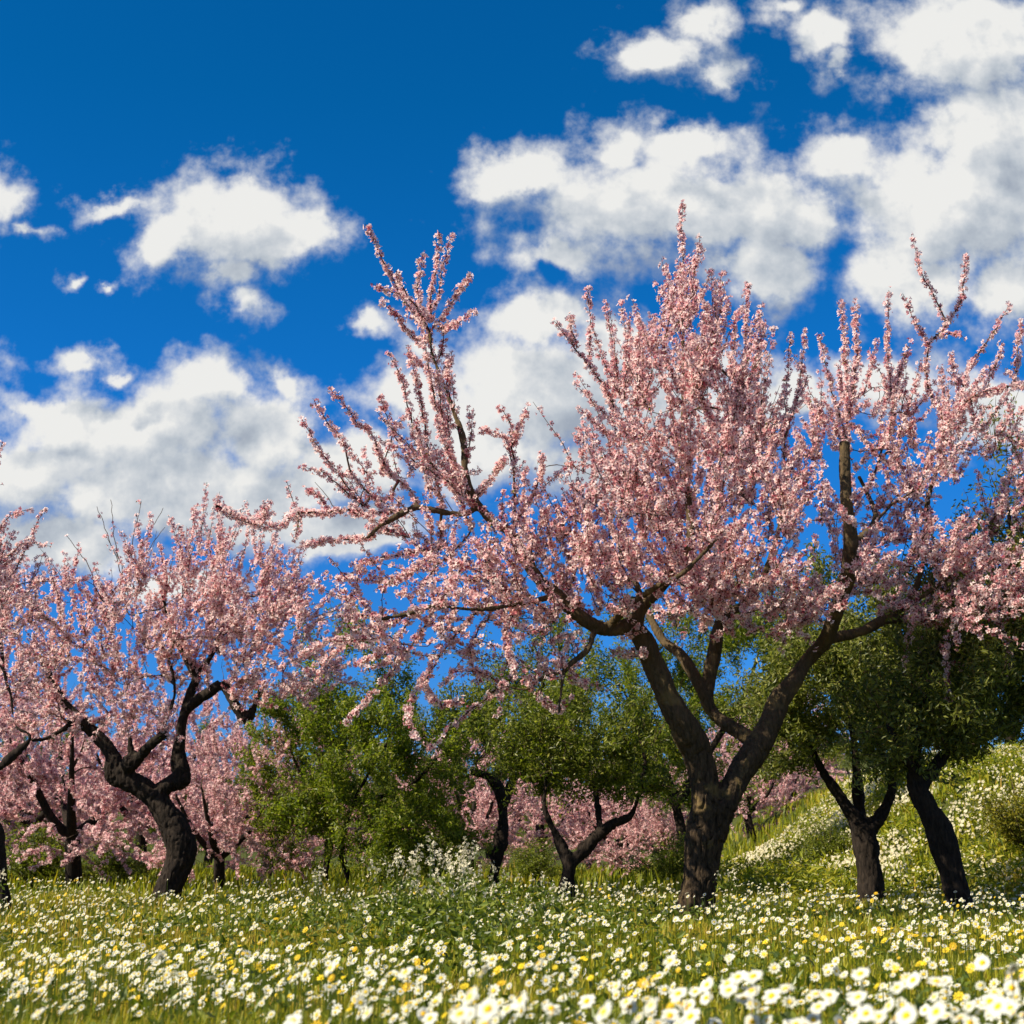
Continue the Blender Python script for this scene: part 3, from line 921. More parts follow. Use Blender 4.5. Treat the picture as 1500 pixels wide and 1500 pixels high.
# ---- C: the almond at the picture's left border
YC = 14.5
bC = at(2, 1300, YC)
C = Tree([bC[0], YC, ground_at(bC[0], YC)], at(-60, 1050, YC))
C.dens = 80
C.limb(*pl(YC, k=.62, L=[(6, 1340, 24), (2, 1290, 20), (-5, 1235, 18), (-20, 1180, 18), (-45, 1120, 15), (-70, 1050, 12), (-90, 980, 9), (-100, 900, 6)]), attach=0.6)
C.limb(*pl(YC, k=.62, L=[(-30, 1150, 10), (15, 1110, 7), (45, 1080, 5.5), (22, 1062, 6), (16, 1022, 6), (7, 987, 6), (0, 940, 5), (-8, 880, 4), (-5, 820, 3)]), attach=0.5)
C.limb(*pl(YC, k=.62, L=[(-60, 1080, 9), (-110, 1010, 8, .3), (-170, 930, 6, .5), (-200, 850, 4, .6)]), attach=0.4)
for sh in [[(-8, 860), (20, 840), (40, 800), (66, 742)], [(-20, 800), (-10, 720), (3, 648)], [(-10, 870), (30, 855), (84, 852)], [(-8, 840), (30, 800), (76, 800)], [(0, 900), (30, 880), (62, 840)],
           [(-10, 800), (10, 760), (45, 745)], [(0, 930), (40, 900), (70, 880)]]:
    C.shoot(C.reach([at(x, y, YC) for x, y in sh]), 0.010, 0.003, 0.05, 1.3)
for (n, e, kw) in [
    (34, pxell(YC, -90, 860, 110, 130, 0, 1.3), dict(up=.8, out=.5, whips=(2, 4))),
    (8, pxell(YC, 0, 880, 50, 60, 0, .7), dict(up=.6, out=.6, L=(.2, .4), whips=(1, 3))),
    (8, pxell(YC, 0, 1000, 60, 60, .3, .8), dict(up=.3, out=.6, L=(.2, .4), whips=(1, 2))),
]:
    C.grow(n, *e, **kw)
C.feather(50, rmax=.085)
C.finish('almond_tree', 'almond tree cut off by the left border, dark pink sprays reaching into the sky', MAT['bark_dark'], MAT['twig'], MAT['blossom'],
         voxel=0.018, group='almond trees in blossom')


# ---- green trees
def green(Y, base_px, limbs, fills, label, mat, dens=300, fs=0.066, leafw=1.25, spread=0.11, voxel=0.02, barkm='bark_dark', name='leafy_tree', k=.8):
    b = at(base_px, 1290, Y)
    t = Tree([b[0], Y, ground_at(b[0], Y)], at(fills[0][1], fills[0][2] + 60, Y))
    t.fs, t.dens, t.spread = fs, dens * 0.72, spread
    for l in limbs:
        t.limb(*pl(Y, l, k), attach=0.45)
    for (n, px, py, rx, ry, dy, rd, up, m) in fills:
        t.grow(n, *pxell(Y, px, py, rx, ry, dy, rd), up=up, out=.6, L=(.25, .6), whips=(3, 5), mult=m, bmult=.8, shell=0.45, bare=.03)
    return t.finish(name, label, MAT[barkm], MAT['twig'], MAT[mat], 'crown', leafw, voxel, group='green-leaved trees')


green(21, 490, [[(470, 1330, 11), (475, 1290, 9), (482, 1240, 8), (490, 1180, 7), (480, 1100, 6), (470, 1040, 4)],
                [(520, 1330, 8, .2), (512, 1290, 7, .2), (500, 1240, 6, .1), (520, 1170, 5), (560, 1100, 4), (590, 1050, 3)],
                [(490, 1190, 5), (440, 1130, 4, .3), (420, 1080, 3, .4)], [(520, 1180, 5), (600, 1150, 4, -.4), (640, 1110, 3, -.5)]],
      [(70, 565, 1120, 125, 105, 0, 1.4, .3, 1.0), (44, 450, 1120, 80, 105, .2, 1.2, .3, 1.0), (40, 590, 1210, 95, 60, -.2, 1.1, -.2, 1.0), (16, 450, 1210, 60, 50, 0, 1., -.2, .9),
       (26, 510, 1000, 95, 75, .2, 1.1, .8, .5)],
      'bushy bright green tree on two thin trunks with foliage almost down to the weeds', 'leaf_bright', dens=300)
green(22, 730, [[(722, 1320, 13), (726, 1270, 12), (735, 1220, 12), (735, 1170, 10), (720, 1140, 8), (690, 1130, 6)],
                [(735, 1190, 9), (752, 1140, 8, .2), (770, 1090, 6, .3), (790, 1030, 4, .4), (800, 970, 3, .4)]],
      [(44, 760, 1080, 90, 75, .2, 1.1, .6, .9), (12, 690, 1080, 50, 40, 0, .9, .4, .5), (30, 780, 985, 100, 75, .3, 1.2, .9, .45)],
      'green tree with single leaning dark trunk and thin see-through upper twigs', 'leaf_dark', dens=260)
green(18.5, 835, [[(828, 1325, 19), (832, 1288, 16), (833, 1265, 15), (820, 1235, 9), (806, 1205, 7), (798, 1182, 6), (800, 1140, 4), (810, 1100, 3)],
                  [(833, 1270, 13), (852, 1250, 11), (875, 1222, 10), (900, 1205, 8), (922, 1195, 7), (934, 1172, 5), (945, 1130, 4), (940, 1090, 3)],
                  [(880, 1220, 6), (875, 1180, 4, .3), (870, 1130, 3, .4)]],
      [(60, 860, 1090, 120, 80, .2, 1.2, .4, .9), (18, 800, 1120, 60, 50, -.1, .9, .2, .8), (12, 930, 1120, 55, 55, 0, .9, .2, .8)],
      'low green tree with black V-shaped trunk left of the big forked trunk', 'leaf_dark', dens=290)
green(24, 1010, [[(1000, 1330, 14), (1005, 1260, 12), (990, 1180, 10), (960, 1100, 7), (930, 1040, 4)], [(990, 1180, 9), (1040, 1100, 7), (1090, 1020, 5), (1110, 960, 3)]],
      [(60, 930, 1050, 110, 95, 0, 1.4, .5, .9), (54, 1090, 990, 95, 95, 0, 1.4, .5, .9), (20, 1000, 1130, 90, 50, 0, 1.3, .2, .9), (26, 1080, 905, 110, 55, 0, 1.2, .9, .5), (26, 930, 965, 90, 60, 0, 1.2, .8, .5)],
      'green tree standing right behind the big forked almond trunk', 'leaf_bright', dens=280)
green(16.5, 1275, [[(1278, 1340, 27), (1276, 1300, 25), (1270, 1255, 22), (1262, 1215, 20), (1240, 1180, 12), (1215, 1145, 10), (1195, 1110, 7), (1180, 1060, 5)],
                   [(1264, 1220, 16), (1285, 1200, 13), (1305, 1165, 10), (1310, 1120, 8), (1330, 1060, 6), (1340, 1000, 4)],
                   [(1262, 1210, 12), (1256, 1150, 10, .3), (1250, 1080, 8, .4), (1230, 1020, 6, .5), (1240, 950, 4, .5)]],
      [(64, 1220, 1030, 110, 85, .1, 1.4, .4, 1.0), (36, 1320, 1020, 90, 85, .2, 1.3, .4, 1.0), (18, 1160, 1085, 60, 50, 0, 1.1, .3, .9), (36, 1250, 920, 120, 70, .2, 1.2, .8, .6)],
      'dense dark green tree with thick black Y-shaped trunk before the flowery bank', 'leaf_mid', dens=300, k=.86)
green(13.5, 1400, [[(1418, 1390, 26), (1410, 1335, 22), (1396, 1285, 22), (1380, 1235, 22), (1360, 1185, 20), (1342, 1150, 15), (1340, 1110, 11), (1345, 1050, 8), (1370, 980, 6), (1380, 900, 4)],
                   [(1348, 1160, 12), (1372, 1120, 10, .2), (1415, 1070, 8, .3), (1450, 1010, 7, .4), (1470, 900, 5, .5), (1480, 800, 4, .6), (1475, 720, 3, .6)],
                   [(1350, 1150, 8), (1320, 1100, 6, -.2), (1300, 1060, 4, -.3)]],
      [(60, 1400, 1030, 105, 85, .3, 1.1, .4, 1.0), (40, 1480, 1000, 90, 95, .5, 1.1, .4, 1.0), (14, 1330, 1085, 60, 40, .2, .9, .2, .9), (34, 1450, 870, 110, 90, .6, 1.0, .6, .55),
       (12, 1470, 740, 60, 80, .6, .7, .9, .28), (18, 1590, 1000, 80, 130, .5, 1.1, .4, .8)],
      'dark green tree with leaning ridged trunk, farthest right among the meadow trees', 'leaf_mid', dens=280, leafw=1.1, k=.95)


# ---- background orchard: prototypes and copies
def auto_tree(seed, H, name, label, blossom=True, mat='blossom_far', group=None, low=0.28):
    global rng
    keep, rng = rng, np.random.default_rng(seed)
    t = Tree([0, 0, 0], [0, 0, H * 0.35])
    if blossom:
        t.fs, t.dens, t.spread = 0.034, 82, 0.045
    else:
        t.fs, t.dens, t.spread = 0.085, 230, 0.11
    lean = rng.normal(0, 0.12, 2)
    th = H * 0.24
    top = np.array([lean[0] * 2, lean[1] * 2, th])
    t.limb([[0, 0, -0.15], [0, 0, 0.05], [lean[0], lean[1], th * 0.5], top], [0.19, 0.15, 0.13, 0.12], attach=0.95)
    k = 4
    a0 = rng.uniform(0, 6.3)
    for i in range(k):
        a = a0 + 2 * math.pi * i / k + rng.normal(0, 0.25)
        d = np.array([math.cos(a), math.sin(a), 0])
        t.limb([top - [0, 0, 0.05], top + d * 0.35 + [0, 0, 0.25], top + d * 0.75 + [0, 0, 0.75 + rng.uniform(-.1, .2)], top + d * H * 0.28 + [0, 0, H * 0.38]],
               [0.09, 0.075, 0.055, 0.02], attach=0.35)
    e = [(70, [0, 0, H * 0.62], [H * 0.46, H * 0.46, H * 0.30]), (44, [0, 0, H * 0.42], [H * 0.44, H * 0.44, H * 0.16]), (36, [0, 0, H * 0.26], [H * 0.46, H * 0.46, H * 0.14])]
    for n, c, r in e:
        t.grow(n, c, r, up=.6 if c[2] > H * .4 else .1, out=.6, L=(.3, .7), whips=(2, 4), mult=1.0, bmult=.8)
    o = t.finish(name, label, MAT['bark_dark'], MAT['twig'], MAT[mat], 'blossoms' if blossom else 'crown', None if blossom else 1.1, None, group=group)
    rng = keep
    return o


def copy_tree(o):
    c = o.copy()
    COL.objects.link(c)
    for ch in list(o.children):
        k = ch.copy()
        COL.objects.link(k)
        k.parent = c
    return c


GA = 'almond trees in blossom'
protos = [auto_tree(s, 4.2, 'almond_tree', 'x', True, 'blossom_far', GA) for s in (11, 23, 37)]
used = set()
BG = [  # px, Y, scale, label
    (110, 23.0, .92, 'pink almond with dark stem just left of the knobbly leaning trunk'),
    (322, 21.5, .62, 'small pink almond with black V-shaped fork, right of the knobbly leaning trunk'),
    (392, 28.0, .78, 'pink almond between the small V-forked almond and the bushy green tree'),
    (10, 30.0, .95, 'pale pink almond behind the trunk at the left border'),
    (205, 33.0, 1.0, 'far pink almond hidden behind the knobbly leaning trunk'),
    (690, 30.0, .74, 'low mauve almond between the bushy green tree and the leaning dark trunk'),
    (905, 30.0, .66, 'mauve almond seen under the low green tree with the V-shaped trunk'),
    (968, 26.0, .50, 'little pink almond just left of the big forked trunk'),
    (1105, 37.0, .80, 'mauve almond at the foot of the bank, right of the big forked trunk'),
    (1165, 42.0, .88, 'lilac pink almond farther off, half behind the green bank'),
    (560, 38.0, .80, 'far pink almond behind the bushy green tree'),
    (800, 40.0, .86, 'far pink almond between the two dark middle trunks'),
    (-130, 26.0, 1.0, 'pink almond beyond the left border of the photograph'),
    (450, 44.0, .9, 'farthest pink almond showing left of the bushy green tree'),
]
for i, (px, Y, s, lab) in enumerate(BG):
    p = protos[i % 3]
    o = p if (i % 3) not in used else copy_tree(p)
    used.add(i % 3)
    b = at(px, 1290, Y)
    o.location = (b[0], Y, ground_at(b[0], Y) - 0.02)
    o.rotation_euler = (0, 0, float(rng.uniform(0, 6.28)))
    o.scale = (s, s, s * float(rng.uniform(.92, 1.05)))
    tag(o, lab)

gp = auto_tree(51, 4.6, 'leafy_tree', 'x', False, 'leaf_dark', 'green-leaved trees')
GB = [(620, 34, .85, 'dark green tree in the back row behind the bushy green tree'), (60, 40, .9, 'green tree in the back row behind the left pink almonds'),
      (860, 44, .95, 'green tree in the back row seen between the dark middle trunks'), (300, 46, 1.0, 'green tree in the back row behind the knobbly almond'),
      (1060, 50, 1.0, 'green tree in the back row behind the big forked trunk'), (1330, 33, .9, 'green tree on top of the flowery bank behind the black Y-shaped trunk'),
      (1490, 30, .9, 'green tree on top of the bank at the right border'), (720, 52, 1.1, 'farthest green tree, behind the leaning dark trunk'),
      (-160, 42, 1.0, 'green tree in the back row past the left border')]
for i, (px, Y, s, lab) in enumerate(GB):
    o = gp if i == 0 else copy_tree(gp)
    b = at(px, 1290, Y)
    o.location = (b[0], Y, ground_at(b[0], Y) - 0.02)
    o.rotation_euler = (0, 0, float(rng.uniform(0, 6.28)))
    o.scale = (s, s, s)
    tag(o, lab)


# ---- shrubs
def shrub(seed, mat, name, label, group):
    global rng
    keep, rng = rng, np.random.default_rng(seed)
    o = empty(name, (0, 0, 0))
    tag(o, label, 'shrub', group)
    tb = Tubes()
    pos, nr = [], []
    for i in range(46):
        a, e_ = rng.uniform(0, 6.3), rng.uniform(0.25, 1.45)
        d = np.array([math.cos(a) * math.cos(e_), math.sin(a) * math.cos(e_), math.sin(e_)])
        L = rng.uniform(0.6, 1.1)
        pts = np.array([[0, 0, -0.05], d * L * 0.5 + [0, 0, 0.08], d * L])
        p, r = resample(pts, [0.012, 0.007, 0.003], 0.12)
        tb.add(p, r, 4)
        n = 150
        u = rng.uniform(0.15, 1, n)
        c = np.stack([np.interp(u, np.linspace(0, 1, len(p)), p[:, j]) for j in range(3)], -1) + rng.normal(0, 0.07, (n, 3))
        pos.append(c)
        nr.append(rng.normal(0, 1, (n, 3)) + [0, 0, 0.6])
    tb.build('stems', MAT['twig'], o)
    pos, nr = np.concatenate(pos), np.concatenate(nr)
    leaves('foliage', pos, nr, rng.uniform(0.04, 0.08, len(pos)), MAT[mat], o, (0, 0, 0), 1.3)
    rng = keep
    return o


sp0 = shrub(61, 'leaf_dark', 'shrub', 'x', 'dark shrubs under the trees')
for i, (px, Y, s, lab) in enumerate([(55, 24, 1.2, 'dark shrub at the foot of the trees by the left border'), (170, 25, 1.0, 'dark shrub just left of the knobbly leaning trunk'),
                                     (640, 24, 1.1, 'dark shrub under the bushy green tree'), (985, 23, 1.0, 'dark shrub touching the left side of the big forked trunk'),
                                     (780, 26, .9, 'dark shrub between the two dark middle trunks'), (430, 30, 1.1, 'dark shrub left of the two thin trunks'),
                                     (1215, 23, .8, 'dark shrub at the left foot of the black Y-shaped trunk')]):
    o = sp0 if i == 0 else copy_tree(sp0)
    b = at(px, 1290, Y)
    o.location = (b[0], Y, ground_at(b[0], Y))
    o.rotation_euler = (0, 0, float(rng.uniform(0, 6.28)))
    o.scale = (s, s, s * .8)
    tag(o, lab)
ys = shrub(63, 'leaf_yellow', 'broom_shrub', 'yellow-green flowering shrub on top of the bank by the right border', None)
b = at(1492, 1130, 19.5)
ys.location = (b[0], 19.5, ground_at(b[0], 19.5) + .3)
ys.scale = (.9, .9, .8)
ys2 = shrub(65, 'leaf_yellow', 'broom_shrub', 'small yellow-green shrub showing in the fork of the black Y-shaped trunk', None)
b = at(1288, 1160, 23)
ys2.location = (b[0], 23, ground_at(b[0], 23) - .1)
ys2.scale = (.42, .42, .5)


# ------------------------------------------------------------------ meadow
def scatter(n, y0, y1, marg=1.15, power=1.0):
    """ground points over the view wedge (with a margin at both sides)"""
    u = rng.random(n)
    Y = (y0 ** (1 + power) + u * (y1 ** (1 + power) - y0 ** (1 + power))) ** (1 / (1 + power))
    x = rng.uniform(-1, 1, n) * (0.3425 * Y * marg + 0.35)
    return x, Y


def grass_blades(n, y0, y1, h, w, name_parts, tint_shift=0.0, power=0.0, bend=0.35):
    x, Y = scatter(n, y0, y1, power=power)
    z = height(x, Y)
    q = np.stack([x * 1.1, Y * 1.1, x * 0], -1)
    patch = vnoise(q)
    H = h * rng.uniform(0.55, 1.25, n) * (0.65 + 0.7 * patch)
    W = w * rng.uniform(0.6, 1.3, n)
    a = rng.uniform(0, 6.3, n)
    side = np.stack([np.cos(a), np.sin(a), 0 * a], -1)
    dirn = np.stack([-np.sin(a), np.cos(a), 0 * a], -1)
    lean = rng.normal(0, bend, n)[:, None] * dirn
    root = np.stack([x, Y, z - 0.02], -1)
    mid = root + np.array([0, 0, 1]) * (H * 0.55)[:, None] + lean * (H * 0.25)[:, None]
    tip = root + np.array([0, 0, 1]) * (H * 0.95)[:, None] + lean * (H * 0.95)[:, None]
    V = np.stack([root - side * W[:, None] / 2, root + side * W[:, None] / 2, mid + side * W[:, None] * 0.45, mid - side * W[:, None] * 0.45,
                  tip + side * W[:, None] * 0.06, tip - side * W[:, None] * 0.06], 1)
    Q = np.array([[0, 1, 2, 3], [3, 2, 4, 5]])[None] + (np.arange(n) * 6)[:, None, None]
    dry = vnoise(np.stack([x * 0.8, Y * 0.8, x * 0 + 40], -1))
    t = np.clip(rng.normal(0.36, 0.16, n) + tint_shift + (dry - 0.5) * 0.5 + (rng.random(n) < 0.06) * 0.45, 0, 1)
    return V.reshape(-1, 3), Q.reshape(-1, 4), np.repeat(t, 6)


def join(parts):
    V, Q, T, off = [], [], [], 0
    for v, q, t in parts:
        V.append(v)
        Q.append(q + off)
        T.append(t)
        off += len(v)
    return np.concatenate(V), np.concatenate(Q), np.concatenate(T)


gp_ = join([grass_blades(50000, 1.5, 5.0, 0.165, 0.0055, None, -0.05, 0.0),
            grass_blades(60000, 4.5, 11.0, 0.145, 0.0085, None, 0.20, 0.0),
            grass_blades(46000, 10.0, 20.0, 0.15, 0.015, None, 0.24, 0.2),
            grass_blades(26000, 19.0, 45.0, 0.26, 0.034, None, 0.05, 0.3)])
go_ = build('grass', *gp_[:2], None, gp_[2], MAT['grass'], None, False)
tag(go_, 'short green meadow grass growing between the flowers', 'grass', kind='stuff')

# broad-leaved weeds between the grass, taller in the middle
x, Y = scatter(5200, 2.2, 17.0, power=0.3)
mid = np.exp(-((x / Y + 0.03) / 0.10) ** 2) * np.exp(-((Y - 10) / 2.6) ** 2)
keepm = rng.random(len(x)) < 0.35 + 0.65 * mid
x, Y, mid = x[keepm], Y[keepm], mid[keepm]
nw = 22
hw = (0.16 + 0.30 * mid) * rng.uniform(.6, 1.2, len(x))
c = np.repeat(np.stack([x, Y, height(x, Y)], -1), nw, 0)
hz = np.repeat(hw, nw) * rng.random(len(c))
c = c + np.stack([rng.normal(0, .05, len(c)), rng.normal(0, .05, len(c)), hz], -1)
wd = leaves('weeds', c, rng.normal(0, .7, (len(c), 3)) + [0, 0, .7], rng.uniform(.03, .065, len(c)), MAT['weed'], None, None, 1.5)
tag(wd, 'leafy green weeds mixed into the meadow grass', 'weeds', kind='stuff')


# ---- daisies: 300 nearest as things, the rest of the carpet as stuff
def daisy_meshes(seed, npet, petal_mat, hgt, tilt, az_, bendv, wide=0.78):
    r_ = np.random.default_rng(seed)
    Rr = float(r_.uniform(0.0145, 0.0185))
    nrm = np.array([math.cos(az_) * math.sin(tilt), math.sin(az_) * math.sin(tilt), math.cos(tilt)])
    head = np.array([bendv[0], bendv[1], hgt])
    # petals: rows of 3 across, 4 along, drooping a little at the tip
    V, Q, T = [], [], []
    for i in range(npet):
        a = 2 * math.pi * i / npet + r_.normal(0, 0.06)
        ln = r_.uniform(0.9, 1.06)
        lift = r_.normal(0.02, 0.05)
        b = len(V)
        half = math.pi / npet * wide
        for s, wv, z in ((0.25, 0.5, 0.0), (0.55, 1.0, 0.07), (0.85, 0.95, 0.06), (1.0, 0.45, 0.0)):
            for k in (-1, 0, 1):
                w_ = k * half * wv * (0.62 + 0.1 * s) / max(s, 0.3) * 0.9
                V.append((s * ln * math.cos(a + w_), s * ln * math.sin(a + w_), z + lift * s * 2 - abs(k) * 0.03 + (i % 2) * 0.03))
                T.append(0.6 if s < 0.3 else 0.05)
        for j in range(3):
            for k in range(2):
                q = b + j * 3 + k
                Q.append((q, q + 1, q + 4, q + 3))
    V = place(np.array(V), head[None], nrm[None], np.array([Rr]), np.array([0.0]))
    # disc: low dome
    DV, DQ = [], []
    for j, (rr, z) in enumerate(((0.36, 0.02), (0.34, 0.12), (0.24, 0.20), (0.10, 0.235), (0.005, 0.24))):
        for k in range(12):
            a = k * math.pi / 6
            DV.append((rr * math.cos(a), rr * math.sin(a), z))
    for j in range(4):
        for k in range(12):
            k2 = (k + 1) % 12
            DQ.append((j * 12 + k, j * 12 + k2, j * 12 + 12 + k2, j * 12 + 12 + k))
    DV = place(np.array(DV), head[None], nrm[None], np.array([Rr]), np.array([0.0]))
    tb = Tubes()
    p, r = resample([[0, 0, -0.02], [bendv[0] * .2, bendv[1] * .2, hgt * .5], head - nrm * .012, head + nrm * .001], [.0016, .0014, .0013, .0018], .04)
    tb.add(p, r, 5, 0.35)
    return (V, np.array(Q), np.array(T)), (DV, np.array(DQ), r_.uniform(0, .6, len(DV))), tb


def make_daisy(seed, npet, mat, name, label, group, **kw):
    pe, di, tb = daisy_meshes(seed, npet, mat, **kw)
    o = empty(name, (0, 0, 0))
    tag(o, label, 'flower', group)
    build('petals', pe[0], pe[1], None, pe[2], MAT[mat], o, True)
    build('flower_disc', di[0], di[1], None, di[2], MAT['disc'], o, True)
    tb.build('stem', MAT['weed'], o)
    return o


def spots(n, y0, y1):
    x, Y = scatter(n, y0, y1, 1.06, power=0.6)
    px = 750 + F * x / Y
    q = np.stack([x * 1.5, Y * 1.5, x * 0 + 7], -1)
    pat = vnoise(q)
    pat2 = vnoise(q * 3.1 + 21)
    d = 0.06 + 1.15 * sstep((pat * .6 + pat2 * .4 - 0.28) / 0.35)
    left_dark = sstep((520 - px) / 160) * sstep((5.1 - Y) / 0.6)          # the bare green strip bottom left
    d = d * (1 - 0.965 * left_dark)
    brown = sstep((px - 850) / 200) * sstep((Y - 4.6) / .6) * sstep((8.2 - Y) / 1.0)
    d = d * (1 - 0.35 * brown)
    lb = sstep((560 - px) / 200) * sstep((Y - 4.0) / .6) * sstep((9.0 - Y) / 1.5)
    d = d * (1 + 0.7 * lb) * .72
    rb = sstep((px - 880) / 200) * sstep((3.9 - Y) / .6)
    d = d * (1 + 0.7 * rb)
    mid_ = sstep((px - 420) / 150) * sstep((760 - px) / 150) * sstep((3.2 - Y) / .4)
    d = d * (1 - 0.75 * mid_)
    far = sstep((Y - 6.6) / 1.6)
    d = d * (1 - 0.40 * far)
    band = sstep((Y - 4.7) / .8) * (1 - far)
    d = d * (1 - 0.45 * band * sstep((px - 380) / 250))
    k = rng.random(n) < d
    return x[k], Y[k], px[k]


GD = 'white daisies in the foreground carpet'
dp = []
for i in range(7):
    tl = [0.55, 0.85, 0.7, 1.05, 0.35, 0.95, 0.6][i]
    az_ = math.atan2(-0.55, -0.65) + [0, .4, -.5, .6, .2, -.2, 1.0][i]
    dp.append(make_daisy(100 + i, [15, 14, 17, 16, 15, 13, 16][i], 'petal_white', 'daisy', 'x', GD, hgt=[.33, .28, .35, .26, .31, .34, .24][i], tilt=tl, az_=az_,
                         bendv=rng.normal(0, .03, 2), wide=1.5))
x, Y, px = spots(6800, 2.35, 9.0)
zz = height(x, Y)
order = np.argsort(Y)
near, rest = order[:292], order[292:]
first = set()


def put(protos_, k, X, YY, s, label, rz=None):
    p = protos_[k]
    o = p if (id(protos_), k) not in first else copy_tree(p)
    first.add((id(protos_), k))
    o.location = (X, YY, ground_at(X, YY))
    o.rotation_euler = (0, 0, float(rng.normal(0, .35)) if rz is None else rz)
    o.scale = (s, s, s)
    tag(o, label)
    return o


for j in near:
    pp = px[j]
    if pp < 500:
        lab = 'white daisy with yellow centre in the carpet at the left of the foreground'
    elif pp < 1000:
        lab = 'white daisy with yellow centre in the carpet at the middle of the foreground'
    else:
        lab = 'white daisy with yellow centre in the dense carpet at the right of the foreground'
    put(dp, int(rng.integers(7)), float(x[j]), float(Y[j]), float(rng.uniform(.78, 1.16)), lab)
# the ones that stand apart
for (ppx, ppy, Yd, lab) in [(66, 1452, 3.3, 'pale daisy alone in the dark grass at the lower left, highest of four'), (26, 1466, 3.3, 'pale daisy nearest the left border in the dark lower-left grass'),
                            (56, 1486, 3.2, 'pale daisy lowest of those by the left border in dark grass'), (86, 1489, 3.2, 'pale daisy at the right end of the lower-left four in dark grass'),
                            (443, 1464, 3.0, 'round white daisy standing alone before the short grass, left of centre'), (1435, 1384, 3.4, 'large round white daisy standing taller than its neighbours at the right'),
                            (248, 1416, 3.4, 'big white daisy at the lower edge of the left flower band'), (745, 1482, 2.8, 'white daisy low at the bottom edge near the middle, tilted left')]:
    w = at(ppx, ppy, Yd)
    g0 = ground_at(w[0], Yd)
    put(dp, int(rng.integers(4)), float(w[0]), Yd, float((w[2] - g0) / .33), lab)

GY_ = 'small yellow daisies scattered in the meadow'
yp = [make_daisy(200 + i, 12, 'petal_yellow', 'yellow_daisy', 'x', GY_, hgt=[.30, .27, .33][i], tilt=[.5, .8, .65][i], az_=math.atan2(-.6, -.6) + [0, .4, -.4][i], bendv=rng.normal(0, .03, 2), wide=.9)
      for i in range(3)]
x2, Y2, px2 = spots(420, 2.6, 8.5)
for j in range(min(190, len(x2))):
    put(yp, j % 3, float(x2[j]), float(Y2[j]), float(rng.uniform(.6, .85)), 'small yellow daisy scattered among the white daisies')

# the rest of the carpet
FV, FQ, FT = tpl_flower(9, 0.2, 0.74, 0.30, 0.10, -0.05)
dc = [(0.36 * math.cos(a), 0.36 * math.sin(a), .16) for a in np.arange(4) * math.pi / 2]
FQ = np.vstack([FQ, [[36, 37, 38, 39]]])
FV = np.vstack([FV, dc])
FT = np.concatenate([FT, [2] * 4])


def carpet(X, YY, hh, size, yellow=0.04, up=0.75):
    n = len(X)
    pos = np.stack([X, YY, height(X, YY) + hh], -1)
    nr = np.array([-.55, -.60, 0])[None] * rng.uniform(.3, 1.3, n)[:, None] + np.array([0, 0, up]) + rng.normal(0, .28, (n, 3))
    V = place(FV, pos, nr, size, rng.uniform(0, 6.3, n))
    Q = (FQ[None] + (np.arange(n) * 40)[:, None, None]).reshape(-1, 4)
    isy = rng.random(n) < yellow
    base = np.where(isy, rng.uniform(.6, .9, n), rng.uniform(0, .35, n))
    t = np.where(FT[None] == 2, .75, base[:, None] + np.where(FT == 1, .08, 0)[None])
    # stems as thin blades
    W = np.array([.0016, 0, 0])
    root = pos - np.stack([0 * X, 0 * X, hh], -1)
    sv = np.stack([root - W, root + W, pos + W, pos - W], 1).reshape(-1, 3)
    sq = np.arange(n * 4).reshape(-1, 4)
    return (V, Q, t.ravel()), (sv, sq, np.full(n * 4, .3))


x3, Y3, _ = spots(12000, 8.0, 19.0)
xa, ya = np.concatenate([x[rest], x3]), np.concatenate([Y[rest], Y3])
sz = np.where(ya < 9, .0170, .0165) * rng.uniform(.5, 1.2, len(xa))
fl, st = carpet(xa, ya, rng.uniform(.13, .30, len(xa)), sz, .10)
fo = build('daisy_carpet', fl[0], fl[1], None, fl[2], MAT['meadow'], None, False)
tag(fo, 'carpet of small white daisies stretching back to the tree trunks', 'flowers', kind='stuff')
so_ = build('daisy_stems', st[0], st[1], None, st[2], MAT['weed'], None, False)
tag(so_, 'thin green stems of the white daisy carpet', 'stems', kind='stuff')

# flowers and tufts on the bank
nb = 46000
xb = rng.uniform(3.3, 14, nb)
yb = rng.uniform(17.5, 30, nb)
pb = vnoise(np.stack([xb * 0.9, yb * 0.9, xb * 0 + 11], -1)) * .6 + vnoise(np.stack([xb * 2.4, yb * 2.4, xb * 0 + 17], -1)) * .4
kb = (rng.random(nb) < sstep((pb - .42) / .14)) & (height(xb, yb) > .25)
fb, sb = carpet(xb[kb], yb[kb], rng.uniform(.12, .34, kb.sum()), rng.uniform(.011, .027, kb.sum()), .06, up=.3)
bo = build('bank_flowers', fb[0], fb[1], None, fb[2], MAT['petal_cream'], None, False)
tag(bo, 'cream white flowers covering the sunny bank behind the right trees', 'flowers', kind='stuff')
ng = 60000
xg = rng.uniform(2.9, 14, ng // 6)
yg = rng.uniform(17.5, 30, ng // 6)
cg = np.repeat(np.stack([xg, yg, height(xg, yg)], -1), 6, 0) + np.stack([rng.normal(0, .09, ng // 6 * 6), rng.normal(0, .09, ng // 6 * 6), rng.uniform(0, .1, ng // 6 * 6) + np.repeat(.38 * sstep((vnoise(np.stack([xg * 1.3, yg * 1.3, xg * 0 + 31], -1)) - .4) / .3), 6) * rng.random(ng // 6 * 6)], -1)
bgk = leaves('bank_undergrowth', cg, rng.normal(0, .8, (len(cg), 3)) + [0, -.3, .5], rng.uniform(.06, .14, len(cg)), MAT['grass'], None, None, 1.0,
             tint=np.clip(rng.normal(.38, .2, len(cg)), 0, 1))
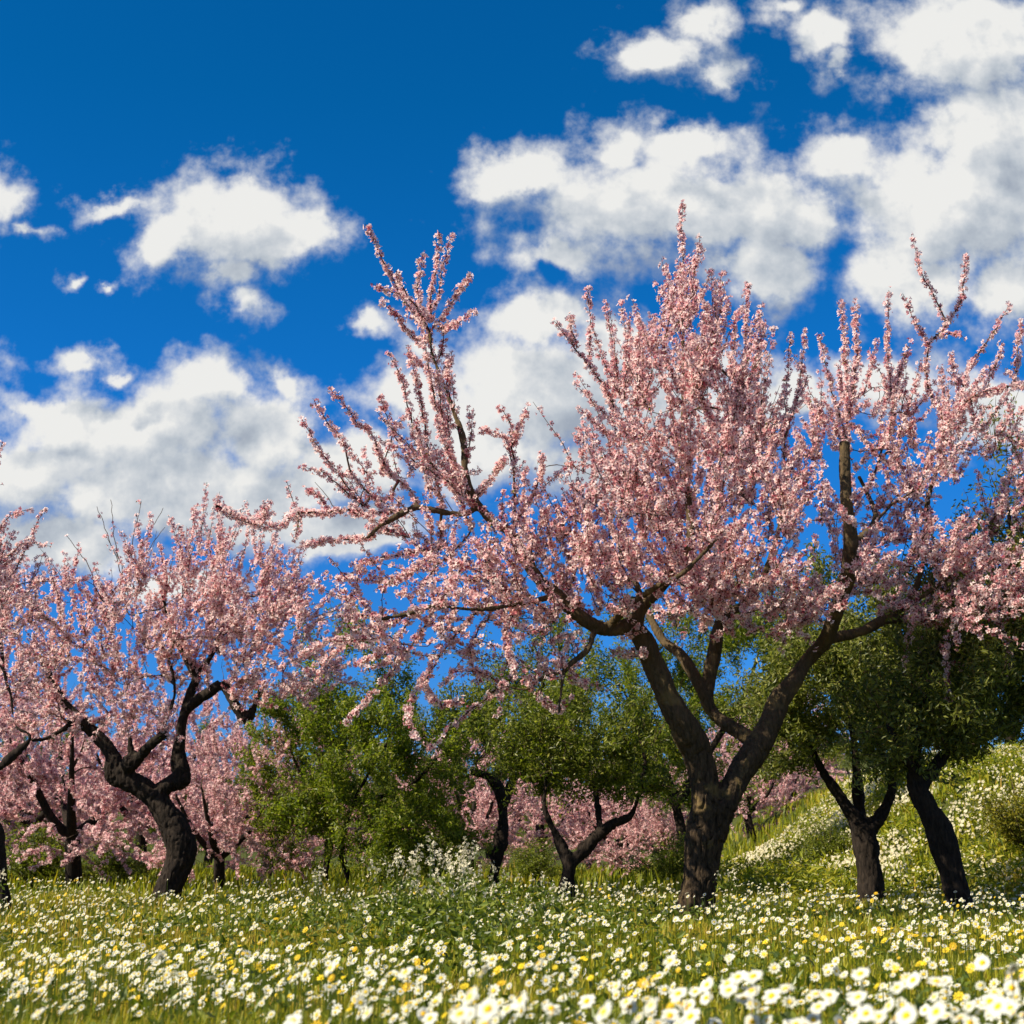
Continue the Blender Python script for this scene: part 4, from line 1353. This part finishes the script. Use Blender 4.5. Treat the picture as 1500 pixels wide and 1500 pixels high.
tag(bgk, 'green undergrowth covering the sunny bank', 'undergrowth', kind='stuff')


# ---- tall white flowering stalks in the middle distance
def stalk(seed):
    global rng
    keep, rng = rng, np.random.default_rng(seed)
    o = empty('white_flower_stalk', (0, 0, 0))
    tag(o, 'x', 'flower', 'tall white flower stalks')
    tb = Tubes()
    pos = []
    for i in range(3):
        e = np.array([rng.normal(0, .07), rng.normal(0, .07), rng.uniform(.48, .62)])
        p, r = resample([[0, 0, -.02], e * [.4, .4, .5], e], [.0035, .0028, .002], .08)
        tb.add(p, r, 4, .4)
        for _ in range(9):
            pos.append(e + rng.normal(0, .016, 3) + [0, 0, rng.uniform(-.05, .02)])
    tb.build('stem', MAT['weed'], o)
    pos = np.array(pos)
    n = len(pos)
    V = place(BV[:16], pos, rng.normal(0, .6, (n, 3)) + [-.3, -.5, .6], rng.uniform(.010, .015, n), rng.uniform(0, 6, n))
    Q = (BQ[None, :4] + (np.arange(n) * 16)[:, None, None]).reshape(-1, 4)
    build('blossoms', V, Q, None, np.repeat(rng.uniform(0, .5, n), 16), MAT['petal_cream'], o)
    lp = np.stack([rng.normal(0, .05, 26), rng.normal(0, .05, 26), rng.uniform(.05, .42, 26)], -1)
    leaves('leaves', lp, rng.normal(0, .7, (26, 3)) + [0, 0, .4], rng.uniform(.05, .09, 26), MAT['weed'], o, None, 1.3)
    rng = keep
    return o


sps = [stalk(301), stalk(302), stalk(303)]
for j in range(40):
    pxs = float(np.clip(rng.normal(640, 120), 470, 930))
    Ys = float(rng.uniform(8.6, 12.5))
    X = float((pxs - 750) / F * Ys)
    put(sps, j % 3, X, Ys, float(rng.uniform(.62, 1.08)) * (1.1 if 560 < pxs < 730 else .85),
        'tall stalk of cream white flowers in the weedy clump before the green trees', rz=float(rng.uniform(0, 6.3)))
for (pxs, Ys, s, lab) in [(1048, 11.6, .92, 'white flower stalk standing against the base of the big forked trunk'), (12, 13.2, 1.0, 'white flower stalk standing against the trunk at the left border'),
                          (1295, 14.5, 1.0, 'white flower stalk standing against the black Y-shaped trunk')]:
    X = float((pxs - 750) / F * Ys)
    put(sps, 0, X, Ys, s, lab, rz=1.0)
